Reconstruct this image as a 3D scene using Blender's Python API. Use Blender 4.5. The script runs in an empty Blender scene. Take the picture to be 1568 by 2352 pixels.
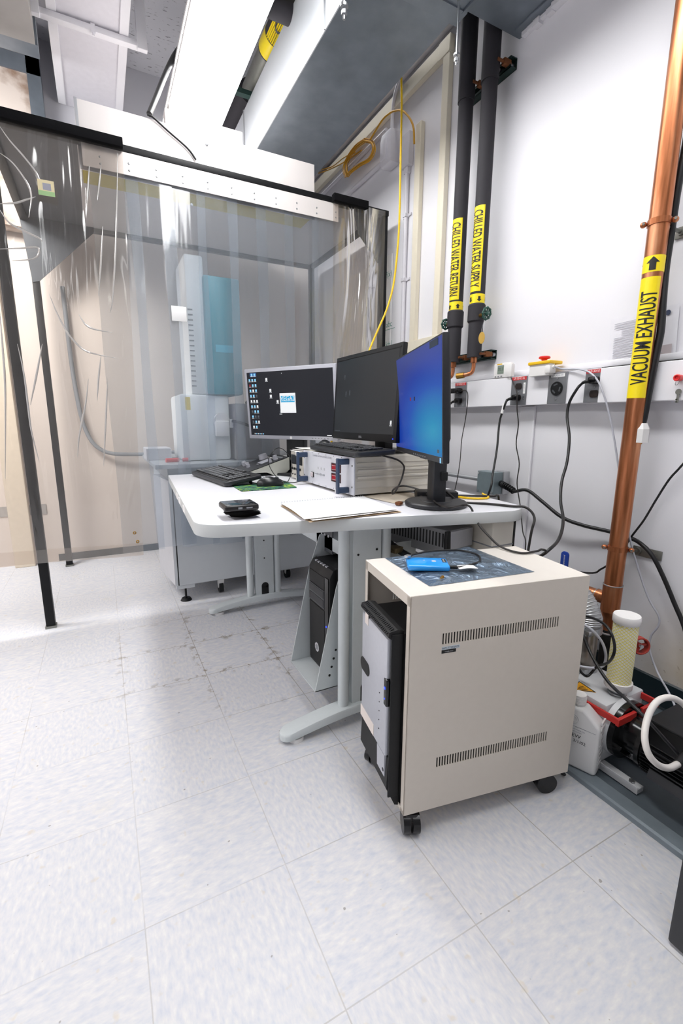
import bpy, bmesh, math, random
from mathutils import Matrix, Vector
random.seed(7)
SC = bpy.context.scene
COL = SC.collection
V3 = Vector

# ---------------------------------------------------------------- camera
CAM_H, FPX, PITCH, ROLL, YAW = 1.0247, 1047.38, .198179, .0037145, .478588
_cy, _sy, _cp, _sp = math.cos(YAW), math.sin(YAW), math.cos(PITCH), math.sin(PITCH)
FW = V3((_sy*_cp, _cy*_cp, -_sp)); _r = V3((_cy, -_sy, 0)); _u = _r.cross(FW)
RT = math.cos(ROLL)*_r + math.sin(ROLL)*_u
UP = -math.sin(ROLL)*_r + math.cos(ROLL)*_u
CP = V3((0, 0, CAM_H))
cam_data = bpy.data.cameras.new('camera')
cam = bpy.data.objects.new('camera', cam_data); COL.objects.link(cam)
cam_data.sensor_fit = 'HORIZONTAL'; cam_data.sensor_width = 24.0
cam_data.lens = FPX/1568*24.0; cam_data.clip_start = .02; cam_data.clip_end = 60
cam.matrix_world = Matrix(((RT.x, UP.x, -FW.x, CP.x), (RT.y, UP.y, -FW.y, CP.y), (RT.z, UP.z, -FW.z, CP.z), (0, 0, 0, 1)))
SC.camera = cam

# ---------------------------------------------------------------- look, world, room lamps and added fill lamps
SC.view_settings.view_transform = 'Standard'; SC.view_settings.look = 'None'
SC.view_settings.gamma = 1.0; SC.view_settings.use_curve_mapping = False
SC.view_settings.exposure = -0.6
LAMP_E = 27.0        # emission of the fluorescent lenses
ROW_W = 22.0         # base watts of the unseen lamps, room rows and added fills
SC.cycles.max_bounces = 10; SC.cycles.transparent_max_bounces = 24
SC.cycles.diffuse_bounces = 5; SC.cycles.caustics_reflective = False; SC.cycles.caustics_refractive = False
SC.cycles.sample_clamp_indirect = 6.0
world = bpy.data.worlds.new('world'); SC.world = world; world.use_nodes = True
world.node_tree.nodes['Background'].inputs[0].default_value = (.9, .95, 1, 1)
world.node_tree.nodes['Background'].inputs[1].default_value = .25
def ceiling_lamp(x, y, lx, ly, watts, z=2.72, tilt=0):
    d = bpy.data.lights.new('unseen_light', 'AREA'); d.shape = 'RECTANGLE'; d.size = lx; d.size_y = ly
    d.energy = watts; d.color = (1, 1, 1)
    o = bpy.data.objects.new('unseen_light', d); COL.objects.link(o); o.location = (x, y, z); o.rotation_euler = (tilt, 0, 0); return o
ceiling_lamp(.65, -1.2, .32, 1.6, ROW_W*.5)
ceiling_lamp(-1.5, -.9, .32, 2.4, ROW_W*.6)
ceiling_lamp(-1.5, 1.9, .32, 2.6, ROW_W*3)  # unseen lamp, made strong as fill for the floor by the desk
ceiling_lamp(-1.0, 2.75, .9, .32, ROW_W*3.4, 2.5, math.radians(50))  # unseen lamp added, tilted to brighten the enclosure and back wall
ceiling_lamp(1.57, 2.75, .1, 1.7, ROW_W*.3, 3.2)  # added lamp, hidden above the duct to lift the dark upper wall

# ---------------------------------------------------------------- helpers
def ray(px, py): return FW + RT*((px-784)/FPX) - UP*((py-1176)/FPX)
def onx(px, py, X): d = ray(px, py); return CP + d*(X/d.x)      # the point of the plane x = X (a side wall, a pipe run) seen there
def ony(px, py, Y): d = ray(px, py); return CP + d*(Y/d.y)
def onz(px, py, Z): d = ray(px, py); return CP + d*((Z-CAM_H)/d.z)
WM = {}
def wm(o): return WM.get(o.name, Matrix.Identity(4)) if o else Matrix.Identity(4)
def tag(o, label=None, cat=None, group=None, kind=None):
    if label: o['label'] = label
    if cat: o['category'] = cat
    if group: o['group'] = group
    if kind: o['kind'] = kind
    return o
def thing(name, loc, label, cat, group=None, rz=0):
    o = bpy.data.objects.new(name, None); COL.objects.link(o)
    o.empty_display_size = .05; o.location = loc; o.rotation_euler = (0, 0, rz)
    WM[o.name] = Matrix.Translation(V3(loc)) @ Matrix.Rotation(rz, 4, 'Z')
    return tag(o, label, cat, group)
def T(x=0, y=0, z=0, rz=0, rx=0, ry=0):
    return Matrix.Translation((x, y, z)) @ Matrix.Rotation(rz, 4, 'Z') @ Matrix.Rotation(ry, 4, 'Y') @ Matrix.Rotation(rx, 4, 'X')
def smooth_path(pts, n=8):
    pts = [V3(p) for p in pts]
    if len(pts) < 3: return pts
    P = [pts[0]*2-pts[1]] + pts + [pts[-1]*2-pts[-2]]
    out = []
    for i in range(1, len(P)-2):
        a, b, c, d = P[i-1], P[i], P[i+1], P[i+2]
        for k in range(n):
            t = k/n
            out.append(.5*((2*b)+(c-a)*t+(2*a-5*b+4*c-d)*t*t+(3*b-a-3*c+d)*t**3))
    out.append(pts[-1]); return out
class MB:
    """collects shapes; build() links them as ONE mesh object"""
    def __init__(s, M=None): s.bm = bmesh.new(); s.M = M or Matrix.Identity(4); s.mi = 0
    def _fin(s, vs, M=None):
        MM = s.M @ (M or Matrix.Identity(4))
        for v in vs: v.co = MM @ v.co
        for f in {f for v in vs for f in v.link_faces}: f.material_index = s.mi
        return s
    def box(s, lo, hi, bev=0, M=None, seg=2):
        lo, hi = V3(lo), V3(hi); c = (lo+hi)/2; d = hi-lo
        r = bmesh.ops.create_cube(s.bm, size=1); vs = r['verts']
        for v in vs: v.co = V3((v.co.x*d.x+c.x, v.co.y*d.y+c.y, v.co.z*d.z+c.z))
        if bev:
            es = list({e for v in vs for e in v.link_edges})
            b = bmesh.ops.bevel(s.bm, geom=es, offset=min(bev, .49*min(d)), segments=seg, affect='EDGES', profile=.5)
            vs = list({v for f in b['faces'] for v in f.verts} | {v for v in vs if v.is_valid})
        return s._fin(vs, M)
    def cyl(s, p0, p1, r, r2=None, seg=20, caps=True, M=None):
        p0, p1 = V3(p0), V3(p1); d = p1-p0; r2 = r if r2 is None else r2
        q = bmesh.ops.create_cone(s.bm, cap_ends=caps, segments=seg, radius1=r, radius2=r2, depth=d.length)
        Q = Matrix.Translation((p0+p1)/2) @ d.to_track_quat('Z', 'Y').to_matrix().to_4x4()
        return s._fin(q['verts'], (M or Matrix.Identity(4)) @ Q)
    def sph(s, c, r, sc=(1, 1, 1), M=None, u=16, v=10):
        q = bmesh.ops.create_uvsphere(s.bm, u_segments=u, v_segments=v, radius=r)
        Q = Matrix.Translation(c) @ Matrix.Diagonal((*sc, 1))
        return s._fin(q['verts'], (M or Matrix.Identity(4)) @ Q)
    def tube(s, pts, r, seg=8, n=8, sm=True, closed=False, M=None):
        P = smooth_path(pts, n) if sm else [V3(p) for p in pts]
        rings = []; nrm = None; N = len(P)
        for i, p in enumerate(P):
            if closed: t = (P[(i+1) % N]-P[i-1])
            else: t = P[min(i+1, N-1)]-P[max(i-1, 0)]
            if t.length < 1e-9: t = V3((0, 0, 1))
            t.normalize()
            if nrm is None:
                nrm = t.orthogonal().normalized()
            nrm = (nrm - t*nrm.dot(t))
            nrm = nrm.normalized() if nrm.length > 1e-6 else t.orthogonal().normalized()
            b = t.cross(nrm); rr = r(i/(N-1)) if callable(r) else r
            rings.append([s.bm.verts.new(p+(nrm*math.cos(a)+b*math.sin(a))*rr) for a in [2*math.pi*k/seg for k in range(seg)]])
        vs = [v for g in rings for v in g]
        for i in range(N if closed else N-1):
            A, B = rings[i], rings[(i+1) % N]
            for k in range(seg): s.bm.faces.new((A[k], A[(k+1) % seg], B[(k+1) % seg], B[k]))
        if not closed:
            s.bm.faces.new(rings[0][::-1]); s.bm.faces.new(rings[-1])
        return s._fin(vs, M)
    def prism(s, poly, z0, z1, M=None, bev=0):
        a = [s.bm.verts.new((x, y, z0)) for x, y in poly]; b = [s.bm.verts.new((x, y, z1)) for x, y in poly]; n = len(poly)
        fs = [s.bm.faces.new(a[::-1]), s.bm.faces.new(b)]
        for i in range(n): fs.append(s.bm.faces.new((a[i], a[(i+1) % n], b[(i+1) % n], b[i])))
        bmesh.ops.recalc_face_normals(s.bm, faces=fs)
        vs = a+b
        if bev:
            es = [e for e in {e for f in fs[:2] for e in f.edges}]
            q = bmesh.ops.bevel(s.bm, geom=es, offset=bev, segments=2, affect='EDGES', profile=.5)
            vs = list({v for f in q['faces'] for v in f.verts} | {v for v in vs if v.is_valid})
        return s._fin(vs, M)
    def lathe(s, prof, c=(0, 0, 0), seg=24, M=None):
        rings = []
        for r, z in prof:
            rings.append([s.bm.verts.new((c[0]+max(r, 1e-5)*math.cos(2*math.pi*k/seg), c[1]+max(r, 1e-5)*math.sin(2*math.pi*k/seg), c[2]+z)) for k in range(seg)])
        for A, B in zip(rings, rings[1:]):
            for k in range(seg): s.bm.faces.new((A[k], A[(k+1) % seg], B[(k+1) % seg], B[k]))
        s.bm.faces.new(rings[0][::-1]); s.bm.faces.new(rings[-1])
        return s._fin([v for g in rings for v in g], M)
    def grid(s, fn, nu, nv, thick=0, M=None):
        """sheet: fn(u, v) -> point, u, v in 0..1; two-sided with a real thickness if thick"""
        def lay(off):
            g = [[s.bm.verts.new(fn(i/nu, j/nv)) for j in range(nv+1)] for i in range(nu+1)]
            return g
        g = lay(0); vs = [v for a in g for v in a]; fs = []
        for i in range(nu):
            for j in range(nv): fs.append(s.bm.faces.new((g[i][j], g[i+1][j], g[i+1][j+1], g[i][j+1])))
        if thick:
            q = bmesh.ops.solidify(s.bm, geom=fs, thickness=thick)
            vs = list({v for f in q['geom'] if isinstance(f, bmesh.types.BMFace) for v in f.verts} | set(vs))
        return s._fin(vs, M)
    def torus(s, c, R, r, axis=(0, 0, 1), seg=24, ms=8, M=None):
        q = V3(axis).to_track_quat('Z', 'Y').to_matrix()
        return s.tube([V3(c)+q@V3((R*math.cos(2*math.pi*k/seg), R*math.sin(2*math.pi*k/seg), 0)) for k in range(seg)], r, seg=ms, sm=False, closed=True, M=M)
    def add(s, mesh, M=None):
        n0 = len(s.bm.verts); s.bm.from_mesh(mesh); s.bm.verts.ensure_lookup_table()
        return s._fin([s.bm.verts[i] for i in range(n0, len(s.bm.verts))], M)
    def obj(s, name, mats, parent=None, ang=35, label=None, cat=None, group=None, kind=None):
        vs = s.bm.verts
        if not len(vs): print('EMPTY', name); return None
        bmesh.ops.remove_doubles(s.bm, verts=[v for v in vs], dist=1e-6)
        xs = [v.co.x for v in vs]; ys = [v.co.y for v in vs]; zs = [v.co.z for v in vs]
        o0 = V3(((min(xs)+max(xs))/2, (min(ys)+max(ys))/2, min(zs)))
        for v in vs: v.co -= o0
        bmesh.ops.recalc_face_normals(s.bm, faces=s.bm.faces[:])
        me = bpy.data.meshes.new(name); s.bm.to_mesh(me); s.bm.free()
        for m in (mats if isinstance(mats, (list, tuple)) else [mats]): me.materials.append(m)
        if ang:
            me.polygons.foreach_set('use_smooth', [True]*len(me.polygons)); me.set_sharp_from_angle(angle=math.radians(ang))
        o = bpy.data.objects.new(name, me); COL.objects.link(o); o.location = o0
        if parent:
            o.parent = parent; o.matrix_parent_inverse = wm(parent).inverted()
        WM[o.name] = Matrix.Translation(o0)
        return tag(o, label, cat, group, kind)
def dup(root, loc, rz=None, label=None, group=None):
    """a copy of a thing with copies of its parts and sub-parts"""
    def cp(o, par):
        c = o.copy(); COL.objects.link(c)
        if par: c.parent = par
        for ch in o.children: cp(ch, c)
        return c
    r = cp(root, None); r.location = loc
    if rz is not None: r.rotation_euler = (0, 0, rz)
    if label: r['label'] = label
    if group: r['group'] = group
    return r
_tc = {}
def text_mesh(txt, size=1.0, cuts=0, align='CENTER', sx=1.0):
    """flat lettering in the xy plane as a mesh (kept in a cache)"""
    k = (txt, size, cuts, align, sx)
    if k in _tc: return _tc[k]
    cu = bpy.data.curves.new('lettering', 'FONT'); cu.body = txt; cu.size = size; cu.align_x = align; cu.align_y = 'CENTER'; cu.resolution_u = 3; cu.offset = .012 if cuts else 0
    ob = bpy.data.objects.new('lettering', cu); COL.objects.link(ob)
    dg = bpy.context.evaluated_depsgraph_get(); me = bpy.data.meshes.new_from_object(ob.evaluated_get(dg))
    bpy.data.objects.remove(ob); bpy.data.curves.remove(cu)
    bm = bmesh.new(); bm.from_mesh(me)
    for v in bm.verts: v.co.x *= sx
    if cuts:
        for i in range(-cuts, cuts+1):
            bmesh.ops.bisect_plane(bm, geom=bm.verts[:]+bm.edges[:]+bm.faces[:], plane_co=(0, size*.5*i/cuts, 0), plane_no=(0, 1, 0))
    bm.to_mesh(me); bm.free(); _tc[k] = me
    return me
def P3(o, u, v):
    """matrix whose x axis is u, y axis v, z axis u x v, at o"""
    u, v = V3(u).normalized(), V3(v).normalized(); w = u.cross(v)
    return Matrix(((u.x, v.x, w.x, o[0]), (u.y, v.y, w.y, o[1]), (u.z, v.z, w.z, o[2]), (0, 0, 0, 1)))

# ---------------------------------------------------------------- materials
def lin(c):
    if isinstance(c, str): c = [int(c[i:i+2], 16)/255 for i in (0, 2, 4)]
    return tuple((x/12.92 if x <= .04045 else ((x+.055)/1.055)**2.4) for x in c)
MATS = {}
def mat(name, col, rough=.5, metal=0, var=.04, scale=30, bump=0, bscale=200, spec=.5, coat=0, trans=0, em=None, ems=0, alpha=1):
    if name in MATS: return MATS[name]
    m = bpy.data.materials.new(name); m.use_nodes = True; nt = m.node_tree; N = nt.nodes; L = nt.links; b = N['Principled BSDF']
    c = lin(col)
    b.inputs['Roughness'].default_value = rough; b.inputs['Metallic'].default_value = metal
    b.inputs['Specular IOR Level'].default_value = spec; b.inputs['Coat Weight'].default_value = coat
    b.inputs['Transmission Weight'].default_value = trans; b.inputs['Alpha'].default_value = alpha
    tc = N.new('ShaderNodeTexCoord')
    nz = N.new('ShaderNodeTexNoise'); nz.inputs['Scale'].default_value = scale; nz.inputs['Detail'].default_value = 4
    L.new(tc.outputs['Object'], nz.inputs['Vector'])
    mx = N.new('ShaderNodeMix'); mx.data_type = 'RGBA'
    mx.inputs[6].default_value = (*[max(0, x*(1-var*1.6)) for x in c], 1); mx.inputs[7].default_value = (*[min(1, x*(1+var*1.6)) for x in c], 1)
    L.new(nz.outputs['Fac'], mx.inputs[0]); L.new(mx.outputs[2], b.inputs['Base Color'])
    if bump:
        n2 = N.new('ShaderNodeTexNoise'); n2.inputs['Scale'].default_value = bscale; n2.inputs['Detail'].default_value = 3
        L.new(tc.outputs['Object'], n2.inputs['Vector'])
        bp = N.new('ShaderNodeBump'); bp.inputs['Strength'].default_value = bump; bp.inputs['Distance'].default_value = .002
        L.new(n2.outputs['Fac'], bp.inputs['Height']); L.new(bp.outputs[0], b.inputs['Normal'])
    if em: b.inputs['Emission Color'].default_value = (*lin(em), 1); b.inputs['Emission Strength'].default_value = ems
    MATS[name] = m; return m
def node_mat(name):
    m = bpy.data.materials.new(name); m.use_nodes = True; MATS[name] = m
    return m, m.node_tree.nodes, m.node_tree.links, m.node_tree.nodes['Principled BSDF']
def mth(N, L, op, a, b=None, clamp=False):
    n = N.new('ShaderNodeMath'); n.operation = op; n.use_clamp = clamp
    for i, x in enumerate((a, b)):
        if x is None: continue
        if isinstance(x, (int, float)): n.inputs[i].default_value = x
        else: L.new(x, n.inputs[i])
    return n.outputs[0]
def mixc(N, L, f, a, b):
    n = N.new('ShaderNodeMix'); n.data_type = 'RGBA'
    for i, x in ((0, f), (6, a), (7, b)):
        if isinstance(x, (int, float)): n.inputs[i].default_value = x
        elif isinstance(x, tuple): n.inputs[i].default_value = (*x[:3], 1)
        else: L.new(x, n.inputs[i])
    return n.outputs[2]

white_paint = mat('white_wall_paint', 'efeef2', .55, var=.015, scale=4, bump=.08, bscale=60)
back_paint = mat('beige_wall_paint', 'd8cec6', .6, var=.04, scale=3)
upper_shade = mat('upper_wall_shade_grey', 'bcbcc2', .7, var=.03, scale=3)
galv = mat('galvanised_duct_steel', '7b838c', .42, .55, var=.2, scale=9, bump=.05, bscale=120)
duct_side = mat('lamplit_duct_side', 'd6dade', .45, .2, var=.04, scale=6)  # lamplight on the duct's side is put into this paler colour
alu = mat('white_aluminium_panel', 'e4dedb', .38, .15, var=.04, scale=5)
alu_bare = mat('bare_aluminium', 'c4c6c9', .35, .8, var=.06, scale=12)
desk_lam = mat('pale_grey_laminate', 'e9e9ee', .35, var=.012, scale=40)
desk_metal = mat('pale_grey_powder_coat', 'cdd3d4', .42, var=.02, scale=60, bump=.04, bscale=500)
cab_grey = mat('pale_grey_cabinet_paint', 'd2d6d9', .4, var=.02, scale=12)
cart_paint = mat('beige_powder_coat', 'd8cfc3', .42, var=.015, scale=60, bump=.05, bscale=700)
cart_in = mat('beige_inner_paint', 'c9bfb0', .5, var=.02)
blk = mat('black_plastic', '111214', .45, spec=.35, var=.1, scale=40)
blk2 = mat('matt_black_plastic', '0b0b0d', .6, var=.1)
blk_gl = mat('glossy_black_plastic', '0c0c0e', .18, var=.05)
char = mat('charcoal_plastic', '222327', .45, var=.08)
dgrey = mat('dark_grey_plastic', '4a4c50', .45, var=.06)
mgrey = mat('mid_grey_plastic', '8a8c90', .45, var=.05)
lgrey = mat('light_grey_plastic', 'c6c6ca', .45, var=.03)
silver = mat('silver_plastic', 'b9bac2', .35, .35, var=.03)
silver_f = mat('brushed_silver_panel', 'c3c5cc', .4, .35, var=.03, scale=80)
white_pl = mat('white_plastic', 'eeecea', .4, var=.02)
cream_pl = mat('cream_raceway_plastic', 'e8e0cc', .45, var=.03)
grey_pl = mat('painted_conduit_grey', 'dcdae0', .5, var=.04)
steel = mat('polished_steel', 'b5b7ba', .28, .9, var=.08, scale=20)
steel_d = mat('dull_steel', '85857f', .45, .75, var=.12, scale=20)
brass = mat('brass_fitting', 'b0873f', .3, .9, var=.15, scale=30)
rubber_ins = mat('black_foam_insulation', '2a282d', .75, var=.12, scale=15, bump=.15, bscale=90)
green_m = mat('dark_green_enamel', '1d4a3f', .35, var=.15)
strut_g = mat('green_strut_steel', '1c3531', .5, .3, var=.15)
yellow = mat('yellow_label_vinyl', 'fbe11a', .35, var=.01)
label_blk = mat('black_label_print', '1a1a18', .5, var=.03)
white_lb = mat('white_label', 'f2f1f0', .5, var=.01)
red_lb = mat('red_label', 'c8373c', .45, var=.03)
red_m = mat('red_enamel', 'c02a25', .35, var=.05)
red_pl = mat('red_plastic', 'd8282a', .35, var=.03)
yel_pl = mat('yellow_plastic', 'f2c21b', .4, var=.02)
yel_cable = mat('yellow_cable_jacket', 'f0c517', .4, var=.03)
amber_cable = mat('amber_cable_jacket', 'c99416', .45, var=.06)
cab_blk = mat('black_cable_jacket', '121214', .42, var=.06)
cab_brn = mat('dark_brown_cable_jacket', '231f1e', .45, var=.06)
cab_gry = mat('grey_cable_jacket', 'bcbdc6', .45, var=.03)
cab_wht = mat('white_cable_jacket', 'e6e1dc', .4, var=.02)
navy = mat('navy_handle', '2c3d57', .4, var=.05)
instr = mat('cream_instrument_case', 'ddd8cd', .45, var=.02)
instr_f = mat('white_instrument_face', 'e2e3ea', .38, var=.01)
red_led = mat('red_led_display', '7d1420', .25, em='c01828', ems=.35)
blue_pl = mat('bright_blue_plastic', '1f9bf2', .28, var=.02, coat=.4)
blue_v = mat('blue_vinyl_grip', '1b3f9e', .35, var=.04)
tan_lb = mat('tan_tag', 'c09a3e', .4, var=.1)
tray_m = mat('dark_grey_tray', '5b646b', .5, .1, var=.2, scale=14, bump=.1, bscale=60)
tray_lip = mat('grey_tray_rim', '7e888f', .45, .1, var=.15, scale=20)
bottle_m = mat('white_hdpe', 'e6e5e4', .38, var=.01)
pump_g = mat('grey_pump_casting', 'cfd0d2', .42, var=.03, bump=.06, bscale=150)
motor_b = mat('black_motor_enamel', '08080a', .32, spec=.3, var=.1)
base_b = mat('dark_teal_cove_base', '16262c', .45, var=.08)
cyan_m = mat('cyan_cover', '008c9e', .4, var=.03)
sem_w = mat('white_microscope_cover', 'f0f3f3', .42, var=.015)
frame_b = mat('black_frame_tube', '121315', .5, spec=.25, var=.08)
gus_m = mat('dark_grey_gusset_plate', '4d5156', .45, .2, var=.15, scale=16)
velcro = mat('black_hook_strip', '0e0e10', .9, spec=.1, var=.25, scale=260, bump=.4, bscale=500)
paper = mat('white_paper', 'f4f1ed', .7, var=.01)
paper_t = mat('tan_paper', 'd8cbb8', .7, var=.05)
ink = mat('grey_ink', '8d8d97', .7)
ink_b = mat('black_ink', '26242c', .6)
leather = mat('worn_black_leather', '1e1918', .5, var=.3, scale=60, bump=.3, bscale=120)
rust = mat('rusty_metal', '7a4a2a', .6, .5, var=.3)

# floor: vinyl composition tiles, streaks that turn from tile to tile, dirt along some joints
floor_m, N, L, B = node_mat('vinyl_floor_tiles')
TS, TOX, TOY = .3048, .59967, .54388
geo = N.new('ShaderNodeNewGeometry'); sep = N.new('ShaderNodeSeparateXYZ'); L.new(geo.outputs['Position'], sep.inputs[0])
tx = mth(N, L, 'DIVIDE', mth(N, L, 'SUBTRACT', sep.outputs[0], TOX), TS); ty = mth(N, L, 'DIVIDE', mth(N, L, 'SUBTRACT', sep.outputs[1], TOY), TS)
ix = mth(N, L, 'FLOOR', tx); iy = mth(N, L, 'FLOOR', ty); fx = mth(N, L, 'FRACT', tx); fy = mth(N, L, 'FRACT', ty)
par = mth(N, L, 'GREATER_THAN', mth(N, L, 'FRACT', mth(N, L, 'MULTIPLY', mth(N, L, 'ADD', ix, iy), .5)), .25)
dx = mth(N, L, 'MINIMUM', fx, mth(N, L, 'SUBTRACT', 1.0, fx)); dy = mth(N, L, 'MINIMUM', fy, mth(N, L, 'SUBTRACT', 1.0, fy))
de = mth(N, L, 'MINIMUM', dx, dy)
def stretched(sx, sy, sc, det=3):
    cb = N.new('ShaderNodeCombineXYZ'); L.new(mth(N, L, 'MULTIPLY', sep.outputs[0], sx), cb.inputs[0]); L.new(mth(N, L, 'MULTIPLY', sep.outputs[1], sy), cb.inputs[1])
    L.new(mth(N, L, 'ADD', mth(N, L, 'MULTIPLY', ix, 3.7), mth(N, L, 'MULTIPLY', iy, 1.9)), cb.inputs[2])
    n = N.new('ShaderNodeTexNoise'); n.inputs['Scale'].default_value = sc; n.inputs['Detail'].default_value = det; L.new(cb.outputs[0], n.inputs['Vector']); return n.outputs['Fac']
sa = stretched(1, .42, 105, 4); sb_ = stretched(.42, 1, 105, 4)
mixf = N.new('ShaderNodeMix'); L.new(par, mixf.inputs[0]); L.new(sa, mixf.inputs[2]); L.new(sb_, mixf.inputs[3])
streak = mixf.outputs[0]
r1 = N.new('ShaderNodeValToRGB'); L.new(streak, r1.inputs[0]); e = r1.color_ramp.elements
e[0].position = .25; e[0].color = (*lin('c3c7d1'), 1); e[1].position = .75; e[1].color = (*lin('e0dfdd'), 1)
q = e.new(.45); q.color = (*lin('d0d1d6'), 1); q = e.new(.58); q.color = (*lin('d7d6d8'), 1)
def noise(sc, det=4, rough=.5):
    n = N.new('ShaderNodeTexNoise'); n.inputs['Scale'].default_value = sc; n.inputs['Detail'].default_value = det; n.inputs['Roughness'].default_value = rough
    L.new(geo.outputs['Position'], n.inputs['Vector']); return n.outputs['Fac']
def ramp(f, a, b):
    n = N.new('ShaderNodeMapRange'); n.inputs[1].default_value = a; n.inputs[2].default_value = b; L.new(f, n.inputs[0]); return n.outputs[0]
col = mixc(N, L, mth(N, L, 'MULTIPLY', ramp(noise(34, 2), .66, .74), .45), r1.outputs[0], lin('cfc2ad'))     # tan flecks
joint = mth(N, L, 'LESS_THAN', de, .0042)
jn = ramp(noise(2.3), .35, .62)
worn = ramp(mth(N, L, 'ADD', sep.outputs[0], mth(N, L, 'MULTIPLY', sep.outputs[1], -.05)), -.1, .55)      # joints polished away on the walked side
col = mixc(N, L, mth(N, L, 'MULTIPLY', joint, mth(N, L, 'ADD', mth(N, L, 'MULTIPLY', worn, .28), mth(N, L, 'MULTIPLY', jn, .35))), col, lin('8d8578'))
# brown dirt worn into the joints by the desk
d0 = N.new('ShaderNodeVectorMath'); d0.operation = 'DISTANCE'; L.new(geo.outputs['Position'], d0.inputs[0]); d0.inputs[1].default_value = (.42, 2.0, 0)
near = ramp(d0.outputs['Value'], .62, .25)
dirt = mth(N, L, 'MULTIPLY', mth(N, L, 'MULTIPLY', near, ramp(de, .12, .0)), ramp(noise(24, 7, .68), .53, .6), clamp=True)
dirt = mth(N, L, 'ADD', dirt, mth(N, L, 'MULTIPLY', mth(N, L, 'MULTIPLY', near, joint), .6), clamp=True)
col = mixc(N, L, mth(N, L, 'MULTIPLY', dirt, .85), col, lin('7a6a52'))
spot = mth(N, L, 'MULTIPLY', ramp(noise(55, 1), .78, .8), .6)
col = mixc(N, L, spot, col, lin('6f655c'))
yst = mth(N, L, 'MULTIPLY', ramp(noise(5.5, 3), .66, .78), .3)
col = mixc(N, L, yst, col, lin('d8cda8'))
L.new(col, B.inputs['Base Color']); B.inputs['Roughness'].default_value = .46
bp = N.new('ShaderNodeBump'); bp.inputs['Strength'].default_value = .1; bp.inputs['Distance'].default_value = .002
L.new(mth(N, L, 'SUBTRACT', noise(14, 3), mth(N, L, 'MULTIPLY', joint, .6)), bp.inputs['Height']); L.new(bp.outputs[0], B.inputs['Normal'])

# right wall: white paint, brownish stains low down by the pump
wall_r, N, L, B = node_mat('white_wall_with_stains')
geo = N.new('ShaderNodeNewGeometry'); sep = N.new('ShaderNodeSeparateXYZ'); L.new(geo.outputs['Position'], sep.inputs[0])
def noise(sc, det=4):
    n = N.new('ShaderNodeTexNoise'); n.inputs['Scale'].default_value = sc; n.inputs['Detail'].default_value = det; L.new(geo.outputs['Position'], n.inputs['Vector']); return n.outputs['Fac']
d0 = N.new('ShaderNodeVectorMath'); d0.operation = 'DISTANCE'; L.new(geo.outputs['Position'], d0.inputs[0]); d0.inputs[1].default_value = (1.72, .66, .12)
st = mth(N, L, 'MULTIPLY', ramp(d0.outputs['Value'], .34, .08), mth(N, L, 'ADD', .35, mth(N, L, 'MULTIPLY', noise(9, 6), .9)))
col = mixc(N, L, mth(N, L, 'MULTIPLY', st, .75), lin('edecf0'), lin('b39b6c'))
col = mixc(N, L, mth(N, L, 'MULTIPLY', mth(N, L, 'MULTIPLY', ramp(d0.outputs['Value'], .45, .1), ramp(noise(70, 2), .7, .76)), .5), col, lin('8a7650'))
col = mixc(N, L, mth(N, L, 'MULTIPLY', ramp(noise(2.2), .55, .75), .08), col, lin('c9c6c6'))
L.new(col, B.inputs['Base Color']); B.inputs['Roughness'].default_value = .5

def simple(name):
    m, N, L, B = node_mat(name); tc = N.new('ShaderNodeTexCoord'); return m, N, L, B, tc.outputs['Object']
# acoustic ceiling tile
ceil_m, N, L, B, oc = simple('fissured_ceiling_tile')
mp = N.new('ShaderNodeMapping'); mp.inputs['Scale'].default_value = (26, 70, 1); L.new(oc, mp.inputs[0])
vn = N.new('ShaderNodeTexNoise'); vn.inputs['Scale'].default_value = 1; vn.inputs['Detail'].default_value = 3; L.new(mp.outputs[0], vn.inputs['Vector'])
col = mixc(N, L, ramp(vn.outputs['Fac'], .62, .68), lin('cbcbd0'), lin('85858a')); L.new(col, B.inputs['Base Color']); B.inputs['Roughness'].default_value = .85
# copper
copper, N, L, B, oc = simple('aged_copper')
mp = N.new('ShaderNodeMapping'); mp.inputs['Scale'].default_value = (30, 30, 2.2); L.new(oc, mp.inputs[0])
n1 = N.new('ShaderNodeTexNoise'); n1.inputs['Scale'].default_value = 1.6; n1.inputs['Detail'].default_value = 6; L.new(mp.outputs[0], n1.inputs['Vector'])
r1 = N.new('ShaderNodeValToRGB'); L.new(n1.outputs['Fac'], r1.inputs[0]); e = r1.color_ramp.elements
e[0].position = .3; e[0].color = (*lin('86502f'), 1); e[1].position = .72; e[1].color = (*lin('d9a07a'), 1); q = e.new(.5); q.color = (*lin('b9744e'), 1)
L.new(r1.outputs[0], B.inputs['Base Color']); B.inputs['Metallic'].default_value = .85; B.inputs['Roughness'].default_value = .34
# lamp lens
lens_m = mat('lit_fluorescent_lens', 'ffffff', .4, em='ffffff', ems=LAMP_E)
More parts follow.
